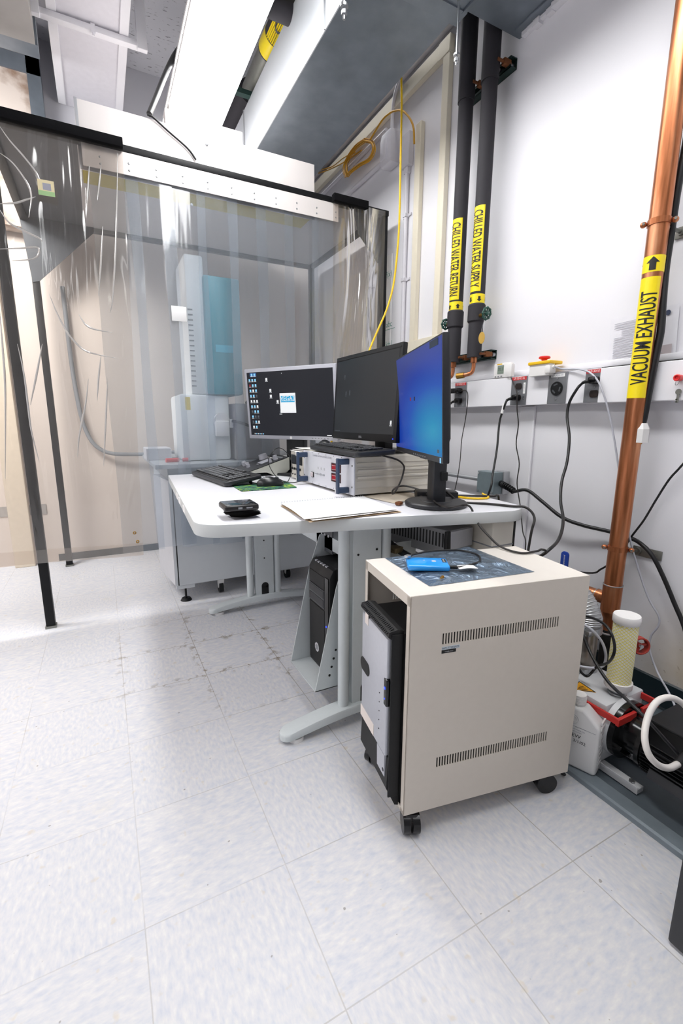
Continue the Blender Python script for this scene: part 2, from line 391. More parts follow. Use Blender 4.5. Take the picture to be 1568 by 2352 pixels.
# clear vinyl sheet: see-through, a little milky, glossy with creases
def vinyl(name, haze, tint, gl, bsc, bst, bd_, hcol):
    m, N, L, B, oc = simple(name); N.remove(B); out = N['Material Output']
    tr = N.new('ShaderNodeBsdfTransparent'); tr.inputs[0].default_value = (*lin(tint), 1)
    df = N.new('ShaderNodeBsdfDiffuse'); df.inputs[0].default_value = (*lin(hcol), 1)
    tl = N.new('ShaderNodeBsdfTranslucent'); tl.inputs[0].default_value = (*lin(hcol), 1)
    ad = N.new('ShaderNodeMixShader'); ad.inputs[0].default_value = .4; L.new(df.outputs[0], ad.inputs[1]); L.new(tl.outputs[0], ad.inputs[2])
    mp = N.new('ShaderNodeMapping'); mp.inputs['Scale'].default_value = (1, 1, .16); L.new(oc, mp.inputs[0])
    nz = N.new('ShaderNodeTexNoise'); nz.inputs['Scale'].default_value = bsc; nz.inputs['Detail'].default_value = 3; nz.inputs['Distortion'].default_value = .6; L.new(mp.outputs[0], nz.inputs['Vector'])
    bp = N.new('ShaderNodeBump'); bp.inputs['Strength'].default_value = bst; bp.inputs['Distance'].default_value = bd_; L.new(nz.outputs['Fac'], bp.inputs['Height'])
    gs = N.new('ShaderNodeBsdfGlossy'); gs.inputs['Roughness'].default_value = .1; L.new(bp.outputs[0], gs.inputs['Normal'])
    m1 = N.new('ShaderNodeMixShader'); m1.inputs[0].default_value = haze; L.new(tr.outputs[0], m1.inputs[1]); L.new(ad.outputs[0], m1.inputs[2])
    fr = N.new('ShaderNodeFresnel'); fr.inputs['IOR'].default_value = 1.45; L.new(bp.outputs[0], fr.inputs['Normal'])
    m2 = N.new('ShaderNodeMixShader'); L.new(mth(N, L, 'MULTIPLY', fr.outputs[0], gl, clamp=True), m2.inputs[0]); L.new(m1.outputs[0], m2.inputs[1]); L.new(gs.outputs[0], m2.inputs[2])
    L.new(m2.outputs[0], out.inputs[0]); return m
sheet_m = vinyl('clear_vinyl_sheet', .08, 'f8f3ee', 2.6, 6.0, 1.0, .04, 'ece6e0')
crease_m = vinyl('vinyl_crease_glint', .75, 'f8f3ee', 6.0, 30, .2, .01, 'f2eeea')
strip_m = vinyl('clear_vinyl_strip', .23, 'f0f3f6', 1.5, 3.4, .5, .03, 'dce4ee')
hose_clear = mat('clear_ribbed_hose', 'c9cacc', .25, alpha=.55)
# screens
def grad_screen():
    m, N, L, B, oc = simple('blue_glow_desktop'); s2 = N.new('ShaderNodeSeparateXYZ'); L.new(oc, s2.inputs[0])
    u, v = s2.outputs[0], s2.outputs[2]      # object space: the screen is built upright, then turned
    uv = N.new('ShaderNodeUVMap'); s3 = N.new('ShaderNodeSeparateXYZ'); L.new(uv.outputs[0], s3.inputs[0]); u, v = s3.outputs[0], s3.outputs[1]
    r = N.new('ShaderNodeValToRGB'); d = mth(N, L, 'SQRT', mth(N, L, 'ADD', mth(N, L, 'POWER', mth(N, L, 'MULTIPLY', mth(N, L, 'SUBTRACT', u, .86), 1.0), 2.0), mth(N, L, 'POWER', mth(N, L, 'MULTIPLY', mth(N, L, 'SUBTRACT', v, .22), 1.25), 2.0)))
    L.new(d, r.inputs[0]); e = r.color_ramp.elements
    e[0].position = 0; e[0].color = (*lin('27a6d0'), 1); e[1].position = 1; e[1].color = (*lin('2c3f96'), 1)
    q = e.new(.25); q.color = (*lin('0f86c8'), 1); q = e.new(.5); q.color = (*lin('0a55c0'), 1); q = e.new(.74); q.color = (*lin('0d3dae'), 1)
    B.inputs['Base Color'].default_value = (.01, .01, .012, 1); B.inputs['Roughness'].default_value = .3
    L.new(r.outputs[0], B.inputs['Emission Color']); B.inputs['Emission Strength'].default_value = 1.12; return m
scr_blue = grad_screen()
scr_dark = mat('dark_desktop_screen', '08090c', .3, spec=.25, em='22252f', ems=.7)
scr_off = mat('dark_grey_screen', '0c0d0f', .32, spec=.3, em='2c2f34', ems=.7)
ic_blue = mat('screen_icon_blue', '101010', .4, em='8fd4ff', ems=1.5)
ic_white = mat('screen_icon_white', '101010', .4, em='f2f4f6', ems=1.5)
ic_red = mat('screen_icon_red', '101010', .4, em='c02030', ems=.7)
ic_sel = mat('screen_icon_selection', '101010', .4, em='2f78c8', ems=.7)
ic_cyan = mat('screen_banner_cyan', '101010', .4, em='12a5d6', ems=1.5)
ic_grn = mat('screen_glow_green', '101010', .4, em='62a85a', ems=.6)
ic_dim = mat('screen_icon_dim', '101010', .4, em='7f8a96', ems=.5)
led_blue = mat('lit_blue_led', '0a1a60', .3, em='1a35ff', ems=6)
# yellow plastic mesh over white filter
filt_m, N, L, B, oc = simple('yellow_mesh_sleeve')
uv = N.new('ShaderNodeUVMap'); s3 = N.new('ShaderNodeSeparateXYZ'); L.new(oc, s3.inputs[0])
ang = mth(N, L, 'ARCTAN2', s3.outputs[1], s3.outputs[0])
p1 = mth(N, L, 'SINE', mth(N, L, 'ADD', mth(N, L, 'MULTIPLY', ang, 18.0), mth(N, L, 'MULTIPLY', s3.outputs[2], 620.0)))
p2 = mth(N, L, 'SINE', mth(N, L, 'SUBTRACT', mth(N, L, 'MULTIPLY', ang, 18.0), mth(N, L, 'MULTIPLY', s3.outputs[2], 620.0)))
mm = mth(N, L, 'MULTIPLY', mth(N, L, 'MAXIMUM', p1, p2), .5); mm = ramp(mm, .27, .46)
L.new(mixc(N, L, mm, lin('f8f5e2'), lin('efe36c')), B.inputs['Base Color']); B.inputs['Roughness'].default_value = .45
bp = N.new('ShaderNodeBump'); bp.inputs['Strength'].default_value = .6; bp.inputs['Distance'].default_value = .002; L.new(mm, bp.inputs['Height']); L.new(bp.outputs[0], B.inputs['Normal'])
# crinkled antistatic bag
bag_m, N, L, B, oc = simple('antistatic_film')
n1 = N.new('ShaderNodeTexNoise'); n1.inputs['Scale'].default_value = 26; n1.inputs['Detail'].default_value = 5; n1.inputs['Distortion'].default_value = 1.2; L.new(oc, n1.inputs['Vector'])
bp = N.new('ShaderNodeBump'); bp.inputs['Strength'].default_value = 1; bp.inputs['Distance'].default_value = .012; L.new(n1.outputs['Fac'], bp.inputs['Height']); L.new(bp.outputs[0], B.inputs['Normal'])
L.new(mixc(N, L, n1.outputs['Fac'], lin('465c76'), lin('93a5b6')), B.inputs['Base Color']); B.inputs['Metallic'].default_value = .55; B.inputs['Roughness'].default_value = .2; B.inputs['Alpha'].default_value = .9
# camouflage mouse pad
pad_m, N, L, B, oc = simple('green_blue_pattern_cloth')
n1 = N.new('ShaderNodeTexNoise'); n1.inputs['Scale'].default_value = 22; n1.inputs['Detail'].default_value = 2; n1.inputs['Distortion'].default_value = 1.5; L.new(oc, n1.inputs['Vector'])
r1 = N.new('ShaderNodeValToRGB'); r1.color_ramp.interpolation = 'CONSTANT'; L.new(n1.outputs['Fac'], r1.inputs[0]); e = r1.color_ramp.elements
e[0].position = 0; e[0].color = (*lin('14343c'), 1); e[1].position = .6; e[1].color = (*lin('9fb43a'), 1)
for p_, c_ in ((.42, '2f6f4e'), (.5, '1f4d55'), (.55, '57953f'), (.68, '22515c')): q = e.new(p_); q.color = (*lin(c_), 1)
L.new(r1.outputs[0], B.inputs['Base Color']); B.inputs['Roughness'].default_value = .7
# stained plaster on the beam end
plas_m, N, L, B, oc = simple('stained_plaster')
n1 = N.new('ShaderNodeTexNoise'); n1.inputs['Scale'].default_value = 7; n1.inputs['Detail'].default_value = 6; L.new(oc, n1.inputs['Vector'])
L.new(mixc(N, L, ramp(n1.outputs['Fac'], .5, .68), lin('cbbfb6'), lin('8f7766')), B.inputs['Base Color']); B.inputs['Roughness'].default_value = .8

# ================================================================ the setting
XW, YB, ZC, XL, YF = 1.72, 3.83, 3.33, -2.7, -2.3
def struct(mb, name, m, label=None, ang=0): return mb.obj(name, m, ang=ang, label=label, kind='structure')
struct(MB().box((XL, YF, -.06), (XW, YB, 0)), 'floor', floor_m)
struct(MB().box((XL, YF, ZC), (XW, YB, ZC+.06)), 'ceiling', ceil_m)
struct(MB().box((XW, YF, -.06), (XW+.1, YB, ZC+.06)), 'wall_right', wall_r)
struct(MB().box((XL, YB, -.06), (XW+.1, YB+.1, 2.3)).box((XL, YB+.02, 2.3), (XW+.1, YB+.1, ZC+.06)), 'wall_back', [back_paint])
struct(MB().box((XL, YB-.004, 2.3), (XW-.01, YB, ZC)), 'upper_wall_shade', upper_shade)  # grey facing: the weaker light up here is put into its colour
struct(MB().box((XL-.1, YF, -.06), (XL, YB+.1, ZC+.06)), 'wall_left', white_paint)
struct(MB().box((XL-.1, YF-.1, -.06), (XW+.1, YF, ZC+.06)), 'wall_front', mat('grey_unseen_wall', '9c9da0', .6))  # unseen wall behind the camera, greyed to cut light bounced forward
b = MB().prism([(0, 0), (.016, 0), (.008, .012), (.006, .105), (0, .11)], YF, YB, M=Matrix(((-1, 0, 0, XW), (0, 0, 1, 0), (0, 1, 0, 0), (0, 0, 0, 1))))
struct(b, 'baseboard_right', base_b)
struct(MB().box((-.36, YB-.01, 0), (XW-.016, YB, .05)), 'baseboard_back', base_b)
struct(MB().box((XW-.012, YF, 1.226), (XW, 2.1, 1.25), bev=.004), 'trim_2', white_paint, ang=30)
struct(MB().box((XL, YB-.006, .36), (-.40, YB, .43)), 'trim_3', mat('grey_wall_band', 'a8a4a0', .6))

# ---------------------------------------------------------------- ductwork and things on the ceiling
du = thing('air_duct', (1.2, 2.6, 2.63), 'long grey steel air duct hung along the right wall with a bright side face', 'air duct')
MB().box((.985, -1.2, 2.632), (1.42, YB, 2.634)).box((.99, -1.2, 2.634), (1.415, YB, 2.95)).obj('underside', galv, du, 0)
MB().box((.980, -1.2, 2.632), (.985, YB, 2.952)).obj('side_panel', duct_side, du, 0, label='side panel painted pale with lamplight')
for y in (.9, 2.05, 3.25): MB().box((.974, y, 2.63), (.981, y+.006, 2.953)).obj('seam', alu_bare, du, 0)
el = thing('duct_branch', (1.5, 1.4, 2.63), 'grey steel branch duct running into the white wall above the insulated pipes', 'air duct')
MB().box((.985, 1.16, 2.612), (1.719, 1.69, 2.625)).box((1.422, 1.16, 2.625), (1.719, 1.69, 2.95)).obj('duct_body', galv, el, 0)
m = MB(); m.box((.985, 1.69, 2.606), (1.43, 1.76, 2.63)); m.box((1.41, 1.62, 2.604), (1.425, 1.70, 2.615)); m.box((1.66, 1.16, 2.606), (1.672, 1.66, 2.614)); m.obj('flange', galv, el, 0)
# ragged plaster where the duct enters the wall
m = MB(); random.seed(3)
for i in range(16):
    y = 1.66-i*.03; m.box((1.70-random.random()*.012, y-.03, 2.588+random.random()*.016), (1.719, y, 2.616))
m.obj('broken_plaster', white_paint, None, 0, 'ragged broken plaster edge under the branch duct on the wall', 'plaster')
def rod(x, y, z0, z1, label):
    t = thing('threaded_rod', (x, y, z0), label, 'threaded rod', 'hanger rods on the ducts')
    MB().cyl((x, y, z0), (x, y, z1), .004, seg=8).obj('rod', steel, t)
    MB().cyl((x, y, z0+.012), (x, y, z0+.022), .009, seg=6).cyl((x, y, z0+.03), (x, y, z0+.036), .012, seg=10).obj('nut', steel, t, 20)
p = ony(1047, 150, 1.60); rod(p.x, p.y, p.z, 2.61, 'threaded rod hanging in front of the black insulated pipe tops')
p = ony(790, 45, 1.42); rod(p.x, p.y, p.z, 2.62, 'threaded rod hanging under the middle of the grey air duct')
# lit lamp
lf = thing('ceiling_lamp', (.65, 1.9, 2.74), 'long lit white fluorescent ceiling lamp beside the air duct', 'ceiling lamp')
MB().box((.49, -.1, 2.752), (.805, 3.3, 2.815), bev=.01).obj('lamp_housing', white_pl, lf)
MB().prism([(.487, 2.775), (.50, 2.742), (.52, 2.735), (.775, 2.735), (.795, 2.742), (.808, 2.775)], -.1, 3.3, M=Matrix(((1, 0, 0, 0), (0, 0, 1, 0), (0, 1, 0, 0), (0, 0, 0, 1)))).obj('lens', lens_m, lf, 0, label='lit lens')
m = MB()
for y in (.4, 2.7): m.cyl((.647, y, 2.815), (.647, y, ZC), .005, seg=8)
m.obj('hanger', steel, lf)
# white duct on trapeze hangers
wd = thing('white_duct', (.12, 2.5, 3.0), 'white painted duct with flat face beside the lit lamp', 'duct')
MB().box((-.062, .2, 3.0), (.306, 3.82, 3.25), bev=.004).obj('duct_body', grey_pl, wd, 20)
m = MB()
for x in (-.062, .262): m.box((x, .2, 2.992), (x+.044, 3.8, 3.0), bev=.003)
m.obj('edge_strip', white_paint, wd, 20)
hb = thing('trapeze_hanger', (.12, 3.05, 2.97), 'white painted cross bar and straps under the white duct', 'hanger')
MB().box((-.11, 3.03, 2.962), (.36, 3.07, 2.99), bev=.003).obj('cross_bar', white_paint, hb)
for x in (-.14, .345): MB().box((x, 3.02, 2.95), (x+.05, 3.05, ZC), bev=.003).obj('strap', white_paint, hb)
MB().box((.13, 3.028, 2.952), (.15, 3.05, 2.995)).cyl((.14, 3.03, 2.955), (.14, 3.03, 2.94), .006, seg=8).obj('bolt', white_paint, hb, 20)
gd = thing('concrete_beam', (-.5, 2.3, 2.85), 'grey stained duct casing beside the white duct near the left edge', 'duct')
MB().box((-1.6, -.5, 2.86), (-.125, 3.1, ZC)).obj('casing', mat('grey_stained_casing', '9a9794', .75, var=.15, scale=5), gd, 0)
MB().box((-1.6, 3.1, 2.86), (-.115, 3.2, ZC)).obj('end_flange', galv, gd, 0)
bp_ = thing('wall_patch', (-.6, 3.7, 2.5), 'stained plaster panel framed in grey behind the grey casing', 'panel')
MB().box((-1.6, 3.70, 2.2), (-.21, 3.82, ZC)).obj('plaster_face', plas_m, bp_, 0)
MB().box((-.21, 3.69, 2.2), (-.14, 3.82, ZC)).box((-1.6, 3.69, 3.05), (-.14, 3.70, 3.14)).obj('grey_frame', galv, bp_, 0)
# insulated pipe between lamp and duct
ip = thing('insulated_pipe', (.93, 2.5, 3.05), 'black insulated ceiling pipe with yellow label between lamp and air duct', 'pipe')
def yr(px, py, z): q = onz(px, py, z); return q
a0 = onz(655, 15, 3.05); a1 = onz(545, 290, 3.05); xx = (a0.x+a1.x)/2
MB().cyl((xx, -1, 3.05), (xx, 2.86, 3.05), .062, seg=28).cyl((xx, 3.22, 3.05), (xx, YB, 3.05), .074, seg=28).obj('foam_cover', rubber_ins, ip)
MB().cyl((xx, 2.86, 3.05), (xx, 3.22, 3.05), .056, seg=28).obj('grey_sleeve', steel_d, ip)
MB().cyl((xx, 2.74, 3.05), (xx, 2.85, 3.05), .0635, seg=28).obj('arrow_band', yellow, ip)
m = MB()
for k in range(9):
    a = math.radians(-155+k*9)
    m.box((xx+.0632*math.cos(a)-.003, 1.2, 3.05+.0632*math.sin(a)-.003), (xx+.0632*math.cos(a)+.003, 2.73, 3.05+.0632*math.sin(a)+.001))
m.obj('label_strip', yellow, ip, 0)
def wrap_text(txt, M, R, h, length, m, name, parent, a0=0, dirn=1):
    """lettering wrapped on a cylinder: M has the axis as z; text runs along z, letter height spans angle about a0"""
    me = text_mesh(txt, 1.0, 6)
    xs = [v.co.x for v in me.vertices]; ys = [v.co.y for v in me.vertices]
    x0, x1, y0, y1 = min(xs), max(xs), min(ys), max(ys)
    mb = MB(M); n0 = 0; mb.bm.from_mesh(me)
    for v in mb.bm.verts:
        z = ((v.co.x-x0)/(x1-x0)-.5)*length*dirn; a = a0-((v.co.y-y0)/(y1-y0)-.5)*h/R*dirn
        v.co = M @ V3((R*math.cos(a), R*math.sin(a), z))
    q = mb.obj(name, m, parent, 0); return q
wrap_text('CHILLED WATER', Matrix(((1, 0, 0, xx), (0, 0, 1, 2.2), (0, -1, 0, 3.05), (0, 0, 0, 1))), .0672, .05, .9, label_blk, 'lettering', ip, math.radians(118), -1)
for k, y in enumerate((2.12, 2.45)):
    MB().cyl((.82, y, 2.95), (1.02, y, 2.95), .05, seg=20).obj('insulated_pipe', rubber_ins, None, 35, ('black insulated cross pipe under the labelled ceiling pipe, nearer the camera', 'black insulated cross pipe under the labelled ceiling pipe, beside its yellow label')[k], 'pipe')
cs = thing('strut_channel', (.95, 3.2, 2.96), 'dark green strut carrying the black ceiling pipe', 'strut')
MB().box((.7, 3.10, 2.95), (1.02, 3.14, 2.975)).obj('channel', strut_g, cs, 0)
MB().cyl((xx+.085, 3.12, 2.945), (xx+.085, 3.12, 2.955), .012, seg=8).obj('bolt', steel, cs, 20)
# fan box and its cable on top of the enclosure
fb = thing('fan_filter_box', (.9, 3.2, 2.41), 'white metal fan box standing on top of the curtain enclosure', 'fan box')
MB().box((.47, 2.75, 2.412), (ony(557, 310, 2.75).x, 3.6, ony(512, 290, 2.75).z), bev=.004).obj('box_body', alu, fb, 20)
MB().box((.44, 2.74, 2.412), (.47, 2.80, 2.58)).box((.42, 2.74, 2.412), (.44, 2.80, 2.55)).obj('corner_flange', alu, fb, 0)

# ---------------------------------------------------------------- enclosure with clear curtains
EY, EZ = 2.561, 2.25
en = thing('curtain_enclosure', (.65, 3.1, 0), 'black framed clean tent with white metal header behind the desk', 'clean tent')
for x, y in ((-.31, 2.57), (-.285, 3.66), (1.615, 2.58), (1.615, 3.66)):
    p = MB().box((x-.02, y-.02, .012), (x+.02, y+.02, EZ), bev=.003).obj('post', frame_b, en)
    MB().box((x-.024, y-.024, 0), (x+.024, y+.024, .012)).cyl((x, y, .01), (x, y, .03), .006, seg=8).obj('foot_plate', steel_d, p, 20)
MB().box((-.95, 2.55, EZ-.03), (1.635, 2.59, EZ), bev=.003).obj('front_bar', frame_b, en)
MB().box((-.31, 3.64, EZ-.03), (1.635, 3.68, EZ), bev=.003).obj('rear_bar', frame_b, en)
for x in (-.31, 1.615): MB().box((x-.02, 2.59, EZ-.03), (x+.02, 3.64, EZ), bev=.003).obj('side_bar', frame_b, en)
def plate(pts, y, th, name='gusset_plate', m=None):
    P = [ony(a, b_, y) for a, b_ in pts]
    MB().prism([(p.x, p.z) for p in P], y, y+th, M=Matrix(((1, 0, 0, 0), (0, 0, 1, 0), (0, 1, 0, 0), (0, 0, 0, 1)))).obj(name, m or gus_m, en, 0)
plate([(807, 462), (890, 491), (886, 615), (866, 603), (823, 537)], 2.60, .004)
plate([(75, 648), (92, 645), (215, 535), (215, 470), (30, 430)], 3.635, .004)
MB().prism([(2.6, 2.22), (2.95, 2.22), (2.6, 1.85)], -.333, -.329, M=Matrix(((0, 0, 1, 0), (1, 0, 0, 0), (0, 1, 0, 0), (0, 0, 0, 1)))).obj('gusset_plate', gus_m, en, 0)
MB().box((-.33, 2.6, EZ-.005), (.015, 3.65, EZ)).obj('roof_panel', mat('dark_grey_roof_panel', '54585d', .5, .2, var=.2, scale=10), en, 0)
MB().box((.015, 2.63, EZ-.006), (1.62, 3.65, EZ-.001)).obj('filter_grille', mat('light_grey_filter_face', 'c4c2c4', .6, var=.05), en, 0, label='light grey filter face')
MB().box((.03, 2.79, EZ-.016), (1.25, 2.99, EZ-.007)).obj('gasket', mat('olive_gasket', 'b5a52c', .6), en, 0, label='olive yellow gasket')
q = thing('filter_plenum', (.6, 2.9, 2.13), 'white aluminium plenum panel above the black curtain bar', 'panel')
MB().box((.018, 2.592, 2.128), (1.168, 2.598, 2.405), bev=.001).box((.018, 2.598, 2.256), (1.168, 3.6, 2.404)).obj('face_panel', alu, q, 0)
m = MB()
for px, py in ((475, 332), (440, 470)): p = ony(px, py, 2.590); m.sph(p, .007, (1, .5, 1), u=10, v=6)
m.box((.018, 2.586, 2.13), (.03, 2.592, 2.405)).obj('edge_angle', alu_bare, q)
hd = thing('header_panel', (.65, 2.553, 2.128), 'riveted white aluminium header strip carrying the clear strip curtain', 'panel')
MB().box((.03, 2.551, 2.128), (1.297, 2.556, 2.2195), bev=.001).obj('face_panel', alu, hd, 0)
m = MB()
for i in range(11):
    x = .1+i*.118
    for z in (2.148, 2.176): MB().sph((x, 2.5505, z), .0045, (1, .5, 1), u=8, v=5).obj('rivet', steel, hd)
# black cable over the enclosure
pts = [ony(px, py, Y) for px, py, Y in ((425, 95, 2.9), (402, 125, 2.85), (380, 170, 2.75), (358, 225, 2.66), (343, 262, 2.60))]
MB().tube([pts[0]+V3((.03, .1, .1))]+pts, .013, seg=10).obj('power_cable', cab_blk, None, 40, 'thick black cable coming down from the lamp to the plenum edge', 'cable')
pts = [ony(px, py, 2.582) for px, py in ((338, 263), (352, 270), (385, 300), (430, 340), (450, 367))]
MB().tube(pts, .005, seg=8).obj('power_cable', cab_blk, None, 40, 'thin black cable running down the white plenum face', 'cable')
# strip curtain
for k in range(8):
    x0 = .045+k*.1555; yy = 2.569-(k % 2)*.006; ph = k*1.7; ln = .012*math.sin(k*2.1)
    def fn(u, v, x0=x0, yy=yy, ph=ph, ln=ln):
        z = .335+.01*math.sin(ph)+v*(2.165-.335)
        return V3((x0+u*.205+ln*(1-v)+.004*math.sin(v*9+ph), yy+.0022*math.sin(u*3.1+ph)+.004*math.sin(v*5+ph)*(1-v), z))
    MB().grid(fn, 6, 24, .002).obj('curtain_strip', strip_m, None, 60, 'clear vinyl curtain strip hanging from the riveted white header', 'curtain strip', 'clear strips of the door curtain')
# loose sheets
def sheet(name, x0a, x1a, x0b, x1b, zb0, zb1, y, amp, seed, label, nu=60, ztop=2.235):
    rs = random.Random(seed); W = [(rs.uniform(3, 16), rs.uniform(-1.5, 1.5), rs.uniform(0, 6.3), rs.uniform(.25, 1)) for _ in range(6)]
    def fn(u, v):
        xa, xb = x0a+(x1a-x0a)*u, x0b+(x1b-x0b)*u; zb = zb0+(zb1-zb0)*u
        w = sum(a*math.sin(f*u+g*v*3+p) for f, g, p, a in W)/3
        top = min(1, (1-v)*5)
        return V3((xb+(xa-xb)*v, y+amp*w*(.25+.75*top)*(.4+.6*math.sin(min(1, u*1.2)*math.pi*.5)), zb+(ztop-zb)*v))
    t = thing(name, ((x0a+x1a)/2, y, (zb0+zb1)/2), label, 'curtain')
    MB().grid(fn, nu, 40, .001).obj('vinyl_sheet', sheet_m, t, 80)
    return t, fn
cl, fn = sheet('clear_curtain', -.95, .194, -.95, .139, .372, .329, 2.528, .022, 5, 'large creased clear vinyl curtain hanging over the front black post')
creases = [((-2, 288), (22, 322), (55, 360), (85, 400), (100, 440)), ((-2, 350), (30, 375), (62, 420), (72, 452), (66, 500)), ((-2, 468), (35, 466), (62, 458), (82, 452)),
    ((-2, 480), (22, 512), (60, 532), (92, 548), (96, 556)), ((-2, 572), (50, 570), (84, 568), (90, 578), (78, 594), (28, 599)), ((113, 676), (132, 722), (158, 768), (190, 802), (222, 814), (268, 823)),
    ((181, 722), (196, 745), (216, 756), (258, 764)), ((270, 352), (268, 480), (264, 600), (258, 690), (252, 720)), ((232, 815), (226, 870), (223, 920)), ((203, 870), (196, 930), (182, 1000), (178, 1050)), ((247, 870), (243, 960), (238, 1070)),
    ((40, 790), (55, 860), (64, 930), (72, 990), (90, 1060)), ((97, 790), (84, 860), (70, 930)), ((-2, 700), (6, 800), (12, 900), (12, 1100)), ((205, 380), (202, 430), (200, 470)), ((232, 380), (228, 420), (224, 460)), ((236, 520), (232, 600), (226, 680))]
for C_ in creases:
    MB().tube([ony(px, py, 2.512) for px, py in C_], lambda k: .0010+.0034*math.sin(k*math.pi), seg=8, n=8).obj('crease_glint', crease_m, cl, 60)  # fold ridges kept white: their highlights are put into the colour
MB().grid(lambda u, v: fn(u, v*.035)-V3((0, .004, 0)), 50, 2, .002).obj('hem', sheet_m, cl, 60)
m = MB()
for px, py in ((309, 1224), (316, 1244)): p = ony(px, py, 2.515); m.torus(p, .006, .0025, (0, 1, 0), 14, 6)
m.obj('grommet', brass, cl)
MB().box((-.95, 2.505, EZ-.033), (.196, 2.55, EZ+.006), bev=.003).obj('hook_strip', velcro, cl)
cr, fn2 = sheet('clear_curtain', 1.256, 1.60, 1.25, 1.60, .40, .40, 2.535, .016, 9, 'narrow clear vinyl curtain beside the right black post by the wall', 24)
MB().box((1.254, 2.515, EZ-.03), (1.475, 2.55, EZ+.008), bev=.003).obj('hook_strip', velcro, cr)
p = ony(411, 721, 2.552)
MB(P3(p, (1, 0, 0), (0, 0, 1))).box((-.036, -.036, 0), (.036, .036, .003), bev=.006).obj('sticker', white_lb, None, 30, 'blank white square sticker on a clear curtain strip', 'sticker')
p = ony(106, 432, 2.50)
lb = thing('inspection_label', p, 'small beige and green label stuck on the creased clear curtain', 'label')
MB(P3(p, (1, 0, .02), (0, 0, 1))).box((-.03, -.03, 0), (.03, .03, .001)).obj('label_card', mat('beige_label', 'c9bd98', .6), lb, 0)
MB(P3(p, (1, 0, .02), (0, 0, 1))).box((-.03, -.03, .001), (.03, -.012, .0015)).obj('green_band', mat('green_label_band', '8fae7c', .6), lb, 0)
MB(P3(p, (1, 0, .02), (0, 0, 1))).box((-.012, -.008, .001), (.018, .018, .0015)).obj('grey_print', ink, lb, 0)
cv = thing('round_cap', ony(882, 556, 2.52), 'small round white cap on a short rod beside the right enclosure post', 'cap')
p = ony(882, 556, 2.59); MB().cyl(p, p+V3((0, .012, 0)), .011, seg=18).obj('disc', white_pl, cv, 30)
MB().cyl(p+V3((0, .01, 0)), V3((1.71, 2.75, p.z+.02)), .007, seg=10).obj('rod', white_pl, cv)

# ================================================================ right wall fittings
def wallM(y, z, x=XW):      # local x along the wall towards the camera (-Y), local y up, local z out of the wall (-X)
    return P3((x, y, z), (0, -1, 0), (0, 0, 1))
rw = thing('wall_raceway', (1.69, 1.2, 1.093), 'long white metal wall raceway holding the grey power outlets', 'raceway')
MB().box((1.662, 1.12, 1.093), (XW, 2.45, 1.219), bev=.003).obj('cover', white_paint, rw, 20)
MB().box((1.655, -.4, 1.092), (XW, 1.118, 1.218), bev=.003).obj('cover', white_paint, rw, 20)
MB().box((1.66, .86, 1.2185), (XW, 1.118, 1.2205)).obj('top_gap', label_blk, rw, 0)
def outlet(y, kind, label, red=True):
    t = thing('power_outlet', (1.66, y, 1.093), label, 'power outlet')
    M = wallM(y, 1.155, 1.662)
    MB(M).box((-.043, -.06, 0), (.043, .062, .0045), bev=.0015).obj('cover_plate', mat('grey_steel_plate', '85868a', .4, .5, var=.06, scale=40), t, 20)
    if kind == 'twist':
        MB(M).cyl((0, 0, .004), (0, 0, .009), .027, seg=28).obj('socket', blk, t)
        q = MB(M)
        for k in range(3):
            a = 2.1*k+.3; q.box((-.003, -.009, .009), (.003, .009, .0095), M=Matrix.Rotation(a, 4, 'Z') @ Matrix.Translation((0, .016, 0)) @ Matrix.Rotation(1.57, 4, 'Z'))
        q.obj('slot', dgrey, t, 0)
        for s in (-1, 1): MB(M).cyl((0, .042*s, .004), (0, .042*s, .007), .004, seg=10).obj('screw', steel, t)
    else:
        for s in (-1, 1):
            q = MB(M); q.prism([(.0175*math.cos(a), s*.0245-.004+max(-.013, min(.013, .0175*math.sin(a)))) for a in [k*math.pi/12 for k in range(24)]], .004, .008)
            so = q.obj('socket', mat('brown_socket', '2a211f', .35), t)
            q = MB(M)
            for x in (-.0065, .0065): q.box((x-.001, s*.0245-.003, .008), (x+.001, s*.0245+.005, .0083))
            q.cyl((0, s*.0245-.011, .008), (0, s*.0245-.011, .0083), .0025, seg=10); q.obj('slot', label_blk, so, 0)
        MB(M).cyl((0, -.004, .004), (0, -.004, .0065), .003, seg=10).obj('screw', steel, t)
    return t, M
def lab(t, M, lo, hi, m, txt=None, tm=None, h=.008, z=.0046, rot=0, name='label_strip'):
    o = MB(M).box((lo[0], lo[1], z), (hi[0], hi[1], z+.0006)).obj(name, m, t, 0)
    if txt:
        c = ((lo[0]+hi[0])/2, (lo[1]+hi[1])/2)
        MB(M @ Matrix.Translation((c[0], c[1], z+.0008)) @ Matrix.Rotation(rot, 4, 'Z')).add(text_mesh(txt, h)).obj('lettering', tm or white_lb, o, 0)
    return o
t, M1_ = outlet(1.871, 'duplex', 'grey duplex outlet half hidden by the blue screen monitor'); lab(t, M1_, (-.04, .047), (.04, .061), red_lb, 'LP-301E 12', h=.013)
lab(t, M1_, (-.03, -.058), (.03, -.044), mgrey, 'CRT 2', ink_b, .012)
t, M2_ = outlet(1.495, 'duplex', 'grey duplex outlet below the white digital thermometer'); lab(t, M2_, (-.04, .047), (.04, .061), red_lb, 'LP-301E 16', h=.013)
lab(t, M2_, (.026, -.012), (.037, .035), white_lb, 'UPS CIRCUIT', ink, .006, rot=math.pi/2); MB(M2_ @ Matrix.Translation((.031, -.03, .005)) @ Matrix.Rotation(math.pi/2, 4, 'Z')).add(text_mesh('CR', .013)).obj('lettering', ink_b, t, 0)
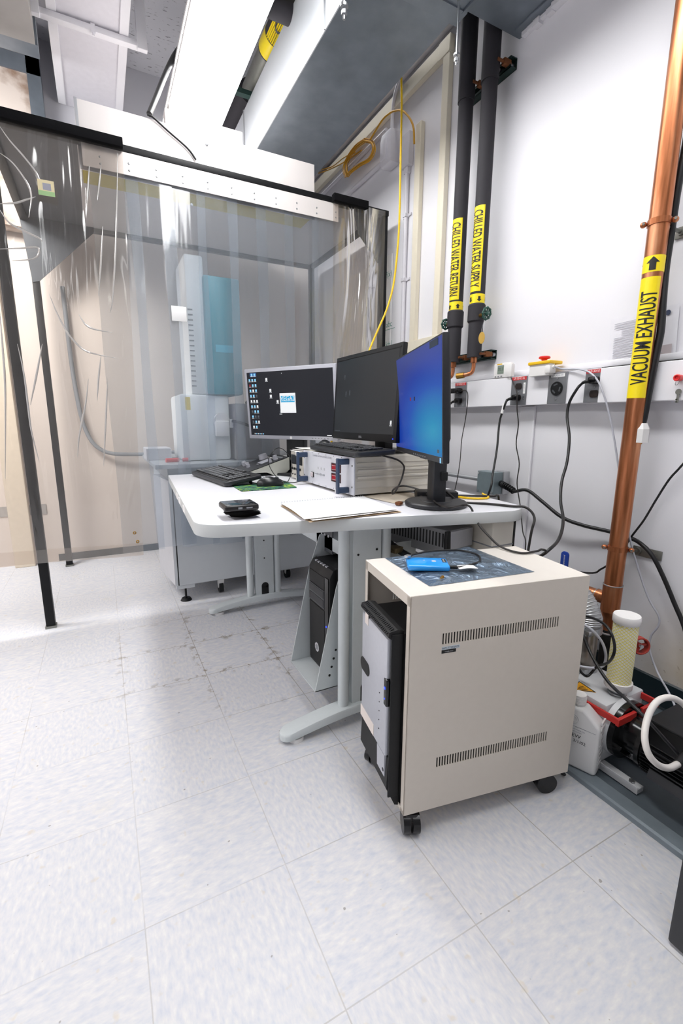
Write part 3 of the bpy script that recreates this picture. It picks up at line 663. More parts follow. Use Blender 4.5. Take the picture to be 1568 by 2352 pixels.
t, M3_ = outlet(1.299, 'twist', 'grey outlet plate with one round black twist lock socket'); lab(t, M3_, (-.032, .045), (.032, .058), white_lb, 'LP-301E 81', ink, .012)
t, M4_ = outlet(1.135, 'duplex', 'grey duplex outlet nearest the copper pipe with a black plug'); lab(t, M4_, (-.04, .047), (.04, .061), red_lb, 'LP-301E 83', h=.013)
lab(t, M4_, (.027, -.012), (.038, .042), white_lb, 'UPS CIRCUIT', ink, .006, rot=math.pi/2); MB(M4_ @ Matrix.Translation((.033, -.035, .005)) @ Matrix.Rotation(math.pi/2, 4, 'Z')).add(text_mesh('CA7', .015)).obj('lettering', ink_b, t, 0)
# things on the raceway
th = thing('digital_thermometer', (1.65, 1.6, 1.215), 'white digital thermometer with grey display standing on the wall raceway', 'thermometer')
M = wallM(1.603, 1.25, 1.68)
MB(M).box((-.05, -.03, 0), (.05, .036, .02), bev=.005).obj('case', white_pl, th)
MB(M).box((-.026, -.012, .02), (.012, .026, .021), bev=.001).obj('display', mat('lcd_grey_green', '7f8c80', .3), th, 20)
MB(M @ Matrix.Translation((-.007, .008, .0213))).add(text_mesh('70.3', .019)).obj('digits', mat('lcd_digit', '38423c', .5), th, 0)
MB(M).box((-.03, .029, .02), (.0, .034, .0207)).obj('yellow_mark', yel_pl, th, 0)
for x in (-.036, -.018, 0): MB(M).box((x-.004, -.026, .02), (x+.004, -.02, .0225), bev=.001).obj('button', mgrey, th)
MB(M).box((.03, -.03, .004), (.062, .028, .026), bev=.004).box((.044, -.04, .008), (.056, -.03, .02)).obj('sensor_plug', white_pl, th)
es = thing('emergency_stop', (1.66, 1.37, 1.215), 'red mushroom emergency stop button on a white box with yellow lid', 'emergency stop')
MB().box((1.628, 1.32, 1.208), (1.6605, 1.42, 1.256), bev=.003).obj('box_body', white_pl, es, 20)
MB().box((1.622, 1.315, 1.254), (1.70, 1.425, 1.267), bev=.004).obj('yellow_lid', yel_pl, es, 20)
MB().lathe([(.011, 0), (.011, .008), (.022, .012), (.023, .017), (.02, .021), (0, .023)], (1.658, 1.372, 1.267), 24).obj('push_button', red_pl, es)
MB().box((1.622, 1.312, 1.216), (1.658, 1.338, 1.246), bev=.003).cyl((1.64, 1.305, 1.24), (1.64, 1.316, 1.24), .007, seg=12).obj('cable_gland', white_pl, es)
# plugs
def plug(M, s, label, flat=True):
    t = thing('power_plug', M.translation, label, 'plug')
    q = MB(M); q.box((-.014, s*.0245-.017, .008), (.016, s*.0245+.009, .034), bev=.006); q.obj('plug_body', blk_gl, t)
    q = MB(M); q.tube([(-.008, s*.0245-.006, .024), (-.03, s*.0245-.010, .028), (-.044, s*.0245-.018, .026)], lambda k: .008-.004*k, seg=10); q.obj('strain_relief', blk, t)
    return M @ V3((-.044, s*.0245-.018, .026))
e4 = plug(M4_, 1, 'black power plug in the upper socket of the outlet by the copper pipe')
e2 = plug(M2_, -1, 'black power plug in the lower socket under the digital thermometer')
e1 = plug(M1_, -1, 'black power plug in the lower socket beside the blue screen monitor')
ad = thing('usb_adapter', M1_.translation, 'small black plug adapter in the upper socket beside the blue screen monitor', 'adapter')
MB(M1_).box((-.045, .008, .008), (.012, .034, .04), bev=.004).obj('adapter_body', blk_gl, ad)
MB(M1_).cyl((.012, .02, .028), (.03, .02, .028), .006, seg=10).obj('usb_plug', blk, ad)
# notice taped on the wall
pn = thing('paper_notice', (1.716, 1.0, 1.24), 'printed sheet of paper taped on the wall behind the copper pipe', 'paper')
pa, pb, pc = onx(1403, 735, 1.716), onx(1562, 696, 1.716), onx(1431, 842, 1.716)
wN = (pb-pa).length; hN = .175
uN = (pb-pa).normalized(); Mn = P3(pa, uN, V3((-1, 0, 0)).cross(uN))
MB(Mn).grid(lambda u, v: V3((u*wN, -hN*v, .0015+.003*math.sin(u*3)*v)), 8, 8, .0006).obj('sheet', mat('printed_sheet', 'eae9ee', .7), pn)
q = MB(Mn)
rs = random.Random(4)
for k in range(17):
    y = -.022-k*.0085; w = rs.uniform(.4, .92)*wN*.85; x = wN*.08+ (wN*.12 if 2 < k < 6 else 0)
    q.box((x, y, .0052), (min(x+w, wN*.95), y+.0022, .0056))
q.obj('print_lines', mat('pale_print', 'b2b1ba', .7), pn, 0)
MB(Mn).cyl((wN*.86, -.022, .005), (wN*.86, -.022, .0056), .0085, seg=20).obj('round_seal', mat('dark_blue_seal', '32405e', .5), pn)
MB(Mn).box((wN*.62, -.155, .005), (wN*.95, -.125, .0052)).obj('table_shade', mat('pink_grey_print', 'c7bcbe', .7), pn, 0)
# key on a red fob
ky = thing('key', (1.645, .845, 1.1), 'small brass key hanging from a red ring knob on the raceway', 'key')
p0 = onx(1562, 868, 1.65); p1 = onx(1558, 900, 1.648)
MB().cyl(p0, p0-V3((.018, 0, 0)), .010, seg=18).torus(p0-V3((.02, 0, 0)), .008, .003, (1, 0, 0)).obj('red_knob', red_pl, ky)
MB().torus(p0-V3((.012, -.001, .014)), .009, .0009, (0, 1, .3)).obj('ring', steel, ky)
MB(P3(p1, (0, -1, 0), (0, 0, 1))).cyl((0, 0, 0), (0, 0, .002), .009, seg=16).box((-.0035, -.034, 0), (.0035, -.006, .002)).box((-.006, -.026, 0), (0, -.022, .002)).box((-.006, -.033, 0), (0, -.029, .002)).obj('key_blade', steel_d, ky, 30)

# ---------------------------------------------------------------- electric box below the raceway
eb = thing('junction_box', (1.65, 1.61, .68), 'grey steel junction box with conduit low on the wall behind the desk', 'junction box')
MB().box((1.61, 1.555, .683), (1.665, 1.665, .788), bev=.003).obj('box_cover', mat('blue_grey_steel_box', '7f8d92', .45, .3, var=.08), eb, 20)
MB().box((1.665, 1.548, .679), (1.705, 1.60, .792), bev=.006).box((1.665, 1.60, .684), (1.719, 1.66, .787)).obj('box_back', alu_bare, eb, 20)
for y in (1.565, 1.655):
    for z in (.693, .778): MB().cyl((1.611, y, z), (1.607, y, z), .005, seg=10).obj('screw', steel, eb)
MB().cyl((1.66, 1.665, .735), (1.66, 1.69, .735), .018, seg=14).obj('connector_nut', alu_bare, eb)
MB().cyl((1.655, 1.555, .735), (1.64, 1.52, .732), .015, seg=16).tube([(1.64, 1.525, .732), (1.637, 1.485, .722), (1.64, 1.46, .71)], .0105, seg=12).obj('strain_relief', blk, eb)
q = MB()
for k in range(7):
    f = k/6; q.torus((1.64-.004*math.sin(f*3), 1.53-.065*f, .732-.018*f*f), .0125, .0032, (0, 1, .25*f), 16, 6)
q.obj('relief_ribs', blk, eb)
MB().cyl((1.685, 1.69, .735), (1.685, 2.5, .735), .011, seg=14).obj('conduit', alu_bare, None, 35, 'thin galvanised conduit running low along the wall behind the monitors', 'conduit')
MB().box((1.706, 1.44, .0), (1.719, 1.52, 1.09), bev=.004).obj('wall_strip', white_paint, None, 20, 'vertical white strip on the wall under the twist lock outlet', 'strip')

# ---------------------------------------------------------------- copper vacuum pipe
cu = thing('copper_pipe', (1.62, .952, .12), 'tall copper vacuum exhaust pipe with yellow labels on the right wall', 'pipe')
CX, CY, CR = 1.62, .953, .0298
MB().cyl((CX, CY, .40), (CX, CY, ZC), CR, seg=32, caps=False).obj('pipe_body', copper, cu)
MB().lathe([(CR+.001, .40), (CR+.003, .435), (CR+.003, .437), (CR, .438)][::-1], (CX, CY, 0)).cyl((CX, CY, .335), (CX, CY, .437), CR+.0025, seg=32).cyl((CX, CY, .377), (CX, CY+.055, .377), CR*.83, seg=28).lathe([(CR*.62, 0), (CR*.62, .05), (CR+.0025, .085)], (CX, CY, .25)).obj('tee_fitting', copper, cu)
MB().torus((CX, CY, .437), CR+.002, .0022, seg=32).torus((CX, CY+.055, .377), CR*.8, .002, (0, 1, 0), 28).obj('solder_ring', steel, cu)
MB().cyl((CX, CY+.05, .377), (CX, CY+.3, .377), CR*.75, seg=28).obj('branch_pipe', copper, cu)
MB().cyl((CX, CY, .10), (CX, CY, .26), CR*.66, seg=24).cyl((CX, CY, .215), (CX, CY, .245), CR*1.0, seg=8).obj('lower_valve', mat('black_iron', '23211f', .5, .4), cu)
MB().torus((CX, CY, .247), CR*.7, .004, seg=28).obj('solder_ring', steel, cu)
view = math.atan2(-CY, -CX)      # direction from pipe axis to the camera side
def band(par, cx, cy, R, z0, z1, a0, a1, name, m, n=24):
    q = MB(); q.grid(lambda u, v: V3((cx+R*math.cos(a0+(a1-a0)*u), cy+R*math.sin(a0+(a1-a0)*u), z0+(z1-z0)*v)), n, 1, .0004)
    return q.obj(name, m, par, 60)
za, zb_ = onx(1463, 915, CX).z, onx(1498, 640, CX).z
bd = band(cu, CX, CY, CR+.0006, za, zb_, view-1.7, view+.55+.35, 'label_band', yellow)
wrap_text('VACUUM EXHAUST', Matrix(((1, 0, 0, CX), (0, 1, 0, CY), (0, 0, 1, (onx(1466, 885, CX).z+onx(1493, 672, CX).z)/2), (0, 0, 0, 1))), CR+.0014, .050, (onx(1493, 672, CX).z-onx(1466, 885, CX).z), label_blk, 'lettering', bd, view-.12, 1)
zc_, zd = onx(1503, 628, CX).z, onx(1508, 590, CX).z
ab = band(cu, CX, CY, CR+.0006, zc_, zd, 0, 2*math.pi, 'arrow_band', yellow, 40)
def arrow(par, cx, cy, R, z0, z1, a, w, up=True):
    h = z1-z0; P = [(-.5, 0), (.5, 0), (.5, .55), (1, .55), (0, 1), (-1, .55), (-.5, .55)]
    if not up: P = [(x, 1-y) for x, y in P]
    q = MB(); g = [q.bm.verts.new((x*w, y, 0)) for x, y in P]; f = q.bm.faces.new(g)
    for k in range(-5, 6): bmesh.ops.bisect_plane(q.bm, geom=q.bm.verts[:]+q.bm.edges[:]+q.bm.faces[:], plane_co=(k*w/5.5, 0, 0), plane_no=(1, 0, 0))
    for v in q.bm.verts: x, y = v.co.x, v.co.y; v.co = V3((cx+R*math.cos(a+x/R), cy+R*math.sin(a+x/R), z0+y*h))
    q.obj('arrow', label_blk, par, 0)
for k in range(3): arrow(ab, CX, CY, CR+.0014, zc_+.005, zd-.004, view-.1+k*2.09, .019)
def clamp(z, lab_):
    t = thing('pipe_clamp', (CX, CY, z), lab_, 'pipe clamp')
    MB().cyl((CX, CY, z-.009), (CX, CY, z+.009), CR+.003, seg=32).obj('ring', copper, t)
    for s in (-1, 1):
        c = V3((CX, CY, z))+V3((math.cos(view+s*1.5), math.sin(view+s*1.5), 0))*(CR+.012)
        e = MB(); e.sph(c, .010, (1, 1, .9)); e.obj('ear', copper, t)
        MB().cyl(c, c+V3((math.cos(view), math.sin(view), 0))*.014, .004, seg=10).obj('screw', steel_d, t)
    MB().cyl((CX+CR, CY-.01, z-.012), (XW-.006, CY-.02, z-.016), .006, seg=12).obj('stand_off_rod', steel_d, t)
    MB().box((XW-.007, CY-.10, z-.035), (XW, CY+.0, z+.0), bev=.002).cyl((XW-.008, CY-.02, z-.016), (XW-.016, CY-.02, z-.016), .012, seg=16).cyl((XW-.007, CY-.08, z-.018), (XW-.010, CY-.08, z-.018), .007, seg=12).obj('wall_plate', steel_d, t, 30)
clamp(onx(1523, 508, CX).z, 'copper pipe clamp on the upper part of the copper pipe')
clamp(onx(1421, 1260, CX).z, 'copper pipe clamp low on the copper pipe above the tee')

# ---------------------------------------------------------------- chilled water pipes
def wheel(name_parent, c, axis, R, m=green_m):
    q = MB(); A = V3(axis).normalized(); Q = P3(c, A.orthogonal(), A.cross(A.orthogonal()))
    q.torus(c, R, .0045, axis, 24, 8)
    for k in range(8):
        a = k*math.pi/4; q.cyl(Q @ V3((R*math.cos(a), R*math.sin(a), 0)), Q @ V3((0, 0, 0)), .0032, seg=6); q.sph(Q @ V3((R*math.cos(a), R*math.sin(a), 0)), .0065, u=8, v=6)
    q.sph(c, .011, u=12, v=8); return q.obj('hand_wheel', m, name_parent, 50)
def chilled(cx, cy, R, zb0, zt, zfat0, zfat1, zl0, zl1, zb1, zb2, txt, up, label, zcol):
    t = thing('chilled_water_pipe', (cx, cy, zb0), label, 'pipe')
    MB().cyl((cx, cy, zb0), (cx, cy, zt), R, seg=32).obj('foam_cover', rubber_ins, t)
    MB().cyl((cx, cy, zfat0), (cx, cy, ZC-.2), R*1.13, seg=32).obj('foam_cover', rubber_ins, t)
    MB().lathe([(R*1.05, 0), (R*1.2, .006), (R*1.2, .075), (R*1.05, .082)], (cx, cy, zcol)).obj('foam_collar', rubber_ins, t)
    vw = math.atan2(-cy, -cx)
    bd = band(t, cx, cy, R+.0008, zl0, zl1, vw-1.15-.6, vw+.35, 'label_band', yellow)
    wrap_text(txt, Matrix(((1, 0, 0, cx), (0, 1, 0, cy), (0, 0, 1, (zl0+zl1)/2), (0, 0, 0, 1))), R+.0018, R*1.55, (zl1-zl0)*.9, label_blk, 'lettering', bd, vw-.62, -1)
    ab = band(t, cx, cy, R+.0008, zb1, zb2, 0, 2*math.pi, 'arrow_band', yellow, 40)
    for k in range(5): arrow(ab, cx, cy, R+.0018, zb1+.012, zb2-.012, vw+.25+k*1.2566, .011, up)
    return t, vw
RX_, RY_, SX_, SY_ = 1.625, 1.90, 1.625, 1.752
z = lambda px, py, X=1.60: onx(px, py, X).z
ta, vw = chilled(RX_, RY_, .0335, z(1040, 830), z(1065, 210), z(1068, 225), 0, z(1040, 690), z(1055, 500), z(1040, 716), z(1045, 692), 'CHILLED WATER RETURN', True, 'black foam covered pipe labelled chilled water return', z(1040, 752))
tb, vw2 = chilled(SX_, SY_, .0335, z(1092, 818), z(1120, 170), z(1120, 180), 0, z(1085, 672), z(1103, 472), z(1090, 700), z(1092, 675), 'CHILLED WATER SUPPLY', False, 'black foam covered pipe labelled chilled water supply', z(1092, 738))
for t, cx, cy, zz, px, py, wpx in ((ta, RX_, RY_, z(1046, 742), 1023, 745, 12), (tb, SX_, SY_, z(1095, 722), 1117, 720, 17)):
    c = onx(px, py, cx-.03)
    MB().cyl((cx, cy, zz-.002), V3((cx, cy, zz-.002)).lerp(c, .93), .008, seg=14).obj('valve_stem', brass, t)
    ax = (c-V3((cx, cy, zz))).normalized()
    wheel(t, c, (V3((cx, cy, zz))-c)*.6+V3((-.02, -.03, 0)), .024 if wpx > 13 else .022)
    b0 = onx(px, py, cx)
tg = thing('brass_tag', onx(1106, 778, 1.59), 'oval brass tag hanging from the green supply valve wheel', 'tag')
c0 = onx(1112, 735, 1.59); c1 = onx(1106, 776, 1.585)
MB().tube([c0, c0.lerp(c1, .5)+V3((0, -.008, 0)), c1+V3((0, 0, .02)), c0.lerp(c1, .5)+V3((0, .008, 0)), c0+V3((.003, .004, 0))], .0011, seg=6).obj('wire', steel, tg)
MB(P3(c1, (.35, -1, 0), (0, 0, 1))).cyl((0, 0, 0), (0, 0, .002), .02, seg=24, M=Matrix.Diagonal((.75, 1.3, 1, 1))).obj('tag_disc', tan_lb, tg)
for t_, cx, cy, ex in ((ta, RX_, RY_, 1035), (tb, SX_, SY_, 1065)):
    zb0 = z(1040, 830) if t_ is ta else z(1092, 818)
    MB().cyl((cx, cy, zb0-.025), (cx, cy, zb0+.002), .016, seg=20).tube([(cx, cy, zb0-.02), (cx, cy, zb0-.05), (cx-.006, cy+.008, zb0-.072), (cx-.02, cy+.04, zb0-.08)], .0095, seg=12).obj('copper_elbow', copper, t_)
    MB().cyl((cx-.02, cy+.04, zb0-.08), (cx-.035, cy+.075, zb0-.082), .014, seg=8).obj('brass_nut', brass, t_, 20)
def strut(y0, y1, zz, label, bolts):
    t = thing('strut_channel', (1.70, (y0+y1)/2, zz), label, 'strut')
    MB().box((1.682, y0, zz-.021), (1.719, y1, zz-.017)).box((1.682, y0, zz+.017), (1.719, y1, zz+.021)).box((1.716, y0, zz-.021), (1.719, y1, zz+.021)).box((1.682, y0, zz-.021), (1.685, y1, zz-.010)).box((1.682, y0, zz+.010), (1.685, y1, zz+.021)).obj('channel', strut_g, t, 0)
    for y in bolts:
        MB().cyl((1.70, y, zz), (1.68, y, zz), .009, seg=6).cyl((1.716, y, zz), (1.70, y, zz), .013, seg=14).obj('bolt', steel, t, 30)
    for c, cy in ((RX_, RY_), (SX_, SY_)):
        MB().cyl((c, cy-.04, zz), (1.70, cy-.04, zz), .006, seg=10).box((1.655, cy-.05, zz-.012), (1.695, cy-.03, zz+.012), bev=.003).obj('pipe_bracket', rust, t, 20)
strut(1.695, 2.0, 2.527, 'green strut behind the tops of the black insulated pipes', (1.72, 1.76))
strut(1.70, 2.0, 1.338, 'green strut behind the bottom ends of the black insulated pipes', (1.715, 1.80))

# ---------------------------------------------------------------- raceways, conduits and cables high on the wall
cr_ = thing('cream_raceway', (1.70, 2.2, 1.45), 'large cream raceway framing the wall section left of the black pipes', 'raceway')
MB().box((1.688, 2.115, 1.46), (1.719, 2.165, 2.86), bev=.004).obj('vertical_cover', cream_pl, cr_, 20)
MB().box((1.688, 2.115, 2.82), (1.719, 3.82, 2.89), bev=.004).obj('horizontal_cover', cream_pl, cr_, 20)
MB().box((1.686, 2.112, 2.815), (1.7195, 2.2, 2.893), bev=.004).obj('corner_cover', cream_pl, cr_, 20)
c2 = thing('cream_raceway', (1.70, 2.37, 1.4), 'slim cream raceway beside the white conduit near the yellow cable', 'raceway')
MB().box((1.69, 2.335, 1.46), (1.719, 2.385, 2.63), bev=.004).obj('vertical_cover', cream_pl, c2, 20)
MB().box((1.682, 2.05, 1.38), (1.719, 2.42, 1.49), bev=.004).obj('outlet_housing', cream_pl, c2, 20)
cd = thing('wall_conduit', (1.70, 2.5, 1.4), 'thin white vertical conduit with box near the yellow cable', 'conduit')
MB().cyl((1.705, 2.475, 1.42), (1.705, 2.475, 2.50), .012, seg=14).obj('pipe_body', grey_pl, cd)
MB().box((1.685, 2.435, 2.46), (1.719, 2.515, 2.63), bev=.004).box((1.692, 2.455, 2.43), (1.719, 2.495, 2.46), bev=.003).obj('conduit_box', grey_pl, cd, 20)
for zz in (2.2, 1.85): MB().box((1.69, 2.46, zz), (1.719, 2.49, zz+.02), bev=.002).box((1.712, 2.435, zz+.004), (1.719, 2.515, zz+.016)).obj('strap', grey_pl, cd, 20)
hc = thing('wall_conduit', (1.69, 2.9, 2.55), 'white painted conduit running under the cream raceway into a square box', 'conduit')
MB().cyl((1.70, 2.66, 2.60), (1.70, 3.82, 2.60), .014, seg=14).obj('pipe_body', grey_pl, hc)
MB().box((1.64, 2.56, 2.52), (1.719, 2.68, 2.70), bev=.018).box((1.63, 2.60, 2.55), (1.66, 2.66, 2.66), bev=.006).obj('square_box', grey_pl, hc, 30)
MB().tube([(1.69, 2.62, 2.69), (1.69, 2.62, 2.79), (1.68, 2.58, 2.88), (1.66, 2.46, 2.93), (1.62, 2.2, 2.94)], .011, seg=10).obj('bend_pipe', grey_pl, hc)
MB().cyl((1.695, 1.78, 2.955), (1.695, 3.82, 2.955), .028, seg=20).obj('painted_pipe', grey_pl, None, 35, 'thick white painted pipe along the top of the right wall', 'pipe')
MB().cyl((1.70, 2.7, 2.76), (1.70, 3.82, 2.76), .012, seg=14).obj('wall_conduit', grey_pl, None, 35, 'thin white conduit just below the big cream raceway', 'conduit')
# yellow cables
yc = [ony(px, py, Y) for px, py, Y in ((921, 168, 2.2), (922, 240, 2.22), (920, 350, 2.25), (917, 500, 2.27), (912, 580, 2.28), (903, 655, 2.28), (888, 710, 2.27), (868, 757, 2.26), (848, 805, 2.25), (832, 860, 2.22))]
MB().tube([yc[0]+V3((-.02, -.02, .2))]+yc+[V3((1.05, 2.1, .98)), V3((1.0, 2.08, .76))], .0055, seg=8).obj('yellow_cable', yel_cable, None, 40, 'long yellow cable hanging from the duct down behind the monitors', 'cable')
co = thing('cable_coil', (1.66, 3.0, 2.55), 'coil of amber yellow cable tied to the wall conduit', 'cable coil')
rs = random.Random(2); q = MB()
LP = ((838, 318), (815, 335), (797, 362), (790, 385), (794, 405), (803, 396), (824, 380), (848, 366), (860, 344), (856, 324))
for k in range(10):
    ox, oy, sc_ = rs.uniform(-3, 3), rs.uniform(-3, 3), rs.uniform(.86, 1.05)
    q.tube([onx(826+(px-826)*sc_+ox, 362+(py-362)*sc_+oy, 1.676-.002*k) for px, py in LP+LP[:1]], .0026, seg=6, n=5)
q.obj('coil_loops', amber_cable, co)
MB().tube([onx(px, py, 1.69) for px, py in ((722, 400), (750, 392), (780, 378), (800, 366), (830, 345))], .0042, seg=6).tube([onx(px, py, 1.69) for px, py in ((722, 392), (760, 384), (790, 362), (815, 350))], .0042, seg=6).obj('lead', amber_cable, co)
MB().tube([onx(px, py, 1.66) for px, py in ((850, 320), (876, 278), (892, 262), (905, 255), (922, 254), (938, 268), (949, 292), (951, 330))], .0055, seg=8).obj('amber_cable', amber_cable, None, 40, 'amber cable arching into the top of the slim cream raceway', 'cable')
wb = thing('whiteboard', (1.71, 3.0, 1.2), 'narrow whiteboard with faint green handwriting behind the right enclosure post', 'whiteboard')
MB().box((1.706, 2.62, 1.0), (1.719, 3.6, 2.05), bev=.003).obj('board_face', white_lb, wb, 20)
q = MB()
for px, py, s in ((893, 630, 'f(x)'), (893, 745, 'abc'), (893, 790, 'k+1')):
    c = onx(px, py, 1.7052); q.add(text_mesh(s, .05), M=P3(c, (0, -1, 0), (0, 0, 1)))
c = onx(894, 756, 1.7052); q.box((1.7045, c.y-.06, c.z-.002), (1.7055, c.y+.06, c.z+.001)); q.obj('handwriting', mat('green_marker', '5d9a8d', .5), wb, 0)

# ================================================================ desk
DZ = .74
dk = thing('desk', (.75, 1.8, 0), 'long pale grey desk with rounded corners carrying the three monitors', 'desk')
def rounded(P, R, n=8):
    out = []
    for i, p in enumerate(P):
        p = V3((*p, 0)); a = V3((*P[i-1], 0)); b = V3((*P[(i+1) % len(P)], 0)); r = R[i]
        if r <= 0: out.append((p.x, p.y)); continue
        u, w = (a-p).normalized(), (b-p).normalized(); th = u.angle(w); d = r/math.tan(th/2); c = p+(u+w).normalized()*(r/math.sin(th/2))
        s, e = p+u*d, p+w*d
        a0 = math.atan2(s.y-c.y, s.x-c.x); a1 = math.atan2(e.y-c.y, e.x-c.x); da = (a1-a0+math.pi) % (2*math.pi)-math.pi
        out += [(c.x+r*math.cos(a0+da*k/n), c.y+r*math.sin(a0+da*k/n)) for k in range(n+1)]
    return out
top = rounded([(.290, 2.535), (.206, 1.262), (1.255, 1.008), (1.40, 2.535)], [.0, .085, .10, .02], 10)
tt = MB().prism(top, DZ-.038, DZ, bev=.003).obj('tabletop', [desk_lam, mat('tabletop_side_grey', 'cdd0cf', .42, var=.015)], dk, 40)  # side faces take a darker grey than the top
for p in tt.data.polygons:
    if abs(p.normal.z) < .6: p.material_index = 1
q = MB()
for px, py in ((417, 1163), (424, 1178), (412, 1153)):
    f = (py-1120)/60; yy = 1.95-(py-1150)*.012; x = .2905-(2.535-yy)*.066
    q.box((x-.0015, yy-.03, DZ-.03), (x+.001, yy+.03, DZ-.006))
q.obj('tape_patch', white_lb, dk, 0)
def leg(y, label_):
    for x in (.655, .812): MB().cyl((x, y, .055), (x, y, DZ-.039), .0185, seg=24).obj('leg_tube', desk_metal, dk)
    q = MB(); q.box((.682, y-.014, .06), (.788, y+.012, DZ-.039), bev=.003); pn_ = q.obj('leg_panel', desk_metal, dk, 20)
    q = MB()
    for x, z in ((.70, .60), (.77, .61), (.735, .38), (.735, .28)): q.cyl((x, y-.0135, z), (x, y-.0155, z), .004, seg=10)
    q.box((.715, y-.0155, .07), (.755, y-.0135, .12), bev=.001); q.cyl((.735, y-.0155, .12), (.735, y-.0135, .12), .02, seg=20)
    q.obj('cable_hole', blk2, pn_, 20)
    # arched foot: cross-sections swept along its length, rounded at both ends
    q = MB(); rings = []; X0, X1, hw = .425, 1.045, .031
    for k in range(49):
        t = k/48; t = .5-.5*math.cos(t*math.pi); x = X0+(X1-X0)*t; d = min(x-X0, X1-x); w = hw*(math.sqrt(max(0, 1-(1-min(1, d/hw))**2))*.96+.04)
        a = math.sin(t*math.pi); zt = .034+.038*a**.9; zb = .013+.030*a**1.1; b = min(.007, w*.5)
        rings.append([q.bm.verts.new(p) for p in ((x, y-w, zb), (x, y-w, zt-b), (x, y-w+b*.4, zt-b*.3), (x, y-w+b*1.3, zt), (x, y+w-b*1.3, zt), (x, y+w-b*.4, zt-b*.3), (x, y+w, zt-b), (x, y+w, zb))])
    for A, B in zip(rings, rings[1:]):
        for k in range(8): q.bm.faces.new((A[k], A[(k+1) % 8], B[(k+1) % 8], B[k]))
    q.bm.faces.new(rings[0]); q.bm.faces.new(rings[-1][::-1]); q.obj('foot', desk_metal, dk, 40)
    for x in (.478, 1.0): MB().cyl((x, y-.004, 0), (x, y-.004, .014), .026, seg=24).obj('glide', white_pl, dk)
leg(1.245, ''); leg(2.352, '')
MB().box((.72, 1.26, .55), (.80, 2.34, .60)).box((.72, 1.26, .69), (.74, 2.34, .702)).obj('cross_beam', desk_metal, dk, 0)

# ---------------------------------------------------------------- monitors
def monitor(c, a, w, h, tilt, bez, thick, mbody, mscr, label):
    n = V3((math.sin(a), -math.cos(a), 0)); u = V3((math.cos(a), math.sin(a), 0)); v = V3((0, 0, 1))*math.cos(tilt)-n*math.sin(tilt)
    M = P3(c, u, v)         # z axis = towards the viewer of the screen
    t = thing('monitor', (c[0], c[1], c[2]-h/2), label, 'monitor')
    l, r, tp, bt = bez
    MB(M).box((-w/2, -h/2, -thick), (w/2, h/2, 0), bev=.004).obj('bezel', mbody, t, 30)
    MB(M).box((-w/2+.07, -h/2+.05, -thick-.03), (w/2-.07, h/2-.05, -thick+.002), bev=.012).obj('rear_shell', blk, t, 30)
    sw, sh = w-l-r, h-tp-bt
    q = MB(M); q.box((-w/2+l, -h/2+bt, -.001), (w/2-r, h/2-tp, .0006))
    bm = q.bm; uvl = bm.loops.layers.uv.new('UVMap'); Mi = M.inverted()
    for f in bm.faces:
        for lp in f.loops: p = Mi @ lp.vert.co; lp[uvl].uv = ((p.x+w/2-l)/sw, (p.y+h/2-bt)/sh)
    s = q.obj('screen', mscr, t, 0)
    S = lambda x, y, z=.0009: (-w/2+l+x*sw, -h/2+bt+y*sh, z)
    return t, M, S, s, sw, sh
def rectS(q, S, x, y, dx, dy, z=.0008): a_, b_ = S(x, y, z), S(x+dx, y+dy, z+.0003); q.box(a_, b_)
# silver monitor
mA, MA, S, scA, sw, sh = monitor((.852, 2.221, 1.106), -1.018, .567, .36, -.071, (.017, .017, .018, .020), .026, silver, scr_dark, 'silver framed monitor with dark desktop full of small icons')
rs = random.Random(11); qb, qw, qr, qs, qd = MB(MA), MB(MA), MB(MA), MB(MA), MB(MA)
rectS(qs, S, .04, .93, .082, .06, .0007)
icons = [(x, y) for y in range(10) for x in range(3)]
for x, y in icons:
    if y == 9 and x == 2: continue
    X = .022+x*.036+y*.0012; Y = .865-y*.083
    tgt = qr if (x, y) == (0, 1) else (qd if (x, y) in ((2, 3), (0, 6), (1, 7), (2, 7), (0, 8)) else (qw if rs.random() < .45 else qb))
    rectS(tgt, S, X, Y, .019, .034); rectS(qd if tgt is qd else qw, S, X-.004, Y-.012, .027, .006)
for x in (.054, .09): rectS(qb, S, x, .945, .02, .036); rectS(qw, S, x-.004, .936, .028, .006)
for x, y in ((.235, .86), (.275, .69), (.277, .60), (.355, .515), (.385, .35)): rectS(qw if y != .35 else qd, S, x, y, .022, .042); rectS(qw, S, x-.006, y-.013, .033, .006)
for k in range(6): rectS(qw if k % 2 == 0 else qb, S, .045+k*.022, .012, .010, .018)
rectS(qw, S, .915, .014, .05, .012); rectS(qw, S, .43, .955, .006, .012)
qb.obj('icon', ic_blue, scA, 0); qw.obj('icon', ic_white, scA, 0); qr.obj('icon', ic_red, scA, 0); qd.obj('icon', ic_dim, scA, 0); qs.obj('selected_icons', ic_sel, scA, 0)
q = MB(MA); rectS(q, S, .395, .36, .185, .30, .0010); wn = q.obj('software_window', ic_white, scA, 0, label='white splash window')
q = MB(MA); rectS(q, S, .405, .52, .165, .10, .0014); q.obj('banner', ic_cyan, scA, 0)
c = S(.488, .578, .0019); MB(MA @ Matrix.Translation(c)).add(text_mesh('VEGA3', .030)).obj('lettering', ic_white, scA, 0)
c = S(.488, .545, .0019); MB(MA @ Matrix.Translation(c)).add(text_mesh('CONTROL SOFTWARE', .009)).obj('lettering', ic_white, scA, 0)
MB(MA @ Matrix.Translation((0, -.17, .0005))).cyl((0, 0, 0), (0, 0, .001), .007, seg=20).obj('round_logo', white_lb, mA)
q = MB(MA)
for k in range(6): q.box((.13+k*.018, -.172, 0), (.138+k*.018, -.168, .001))
q.obj('button', mgrey, mA, 0)
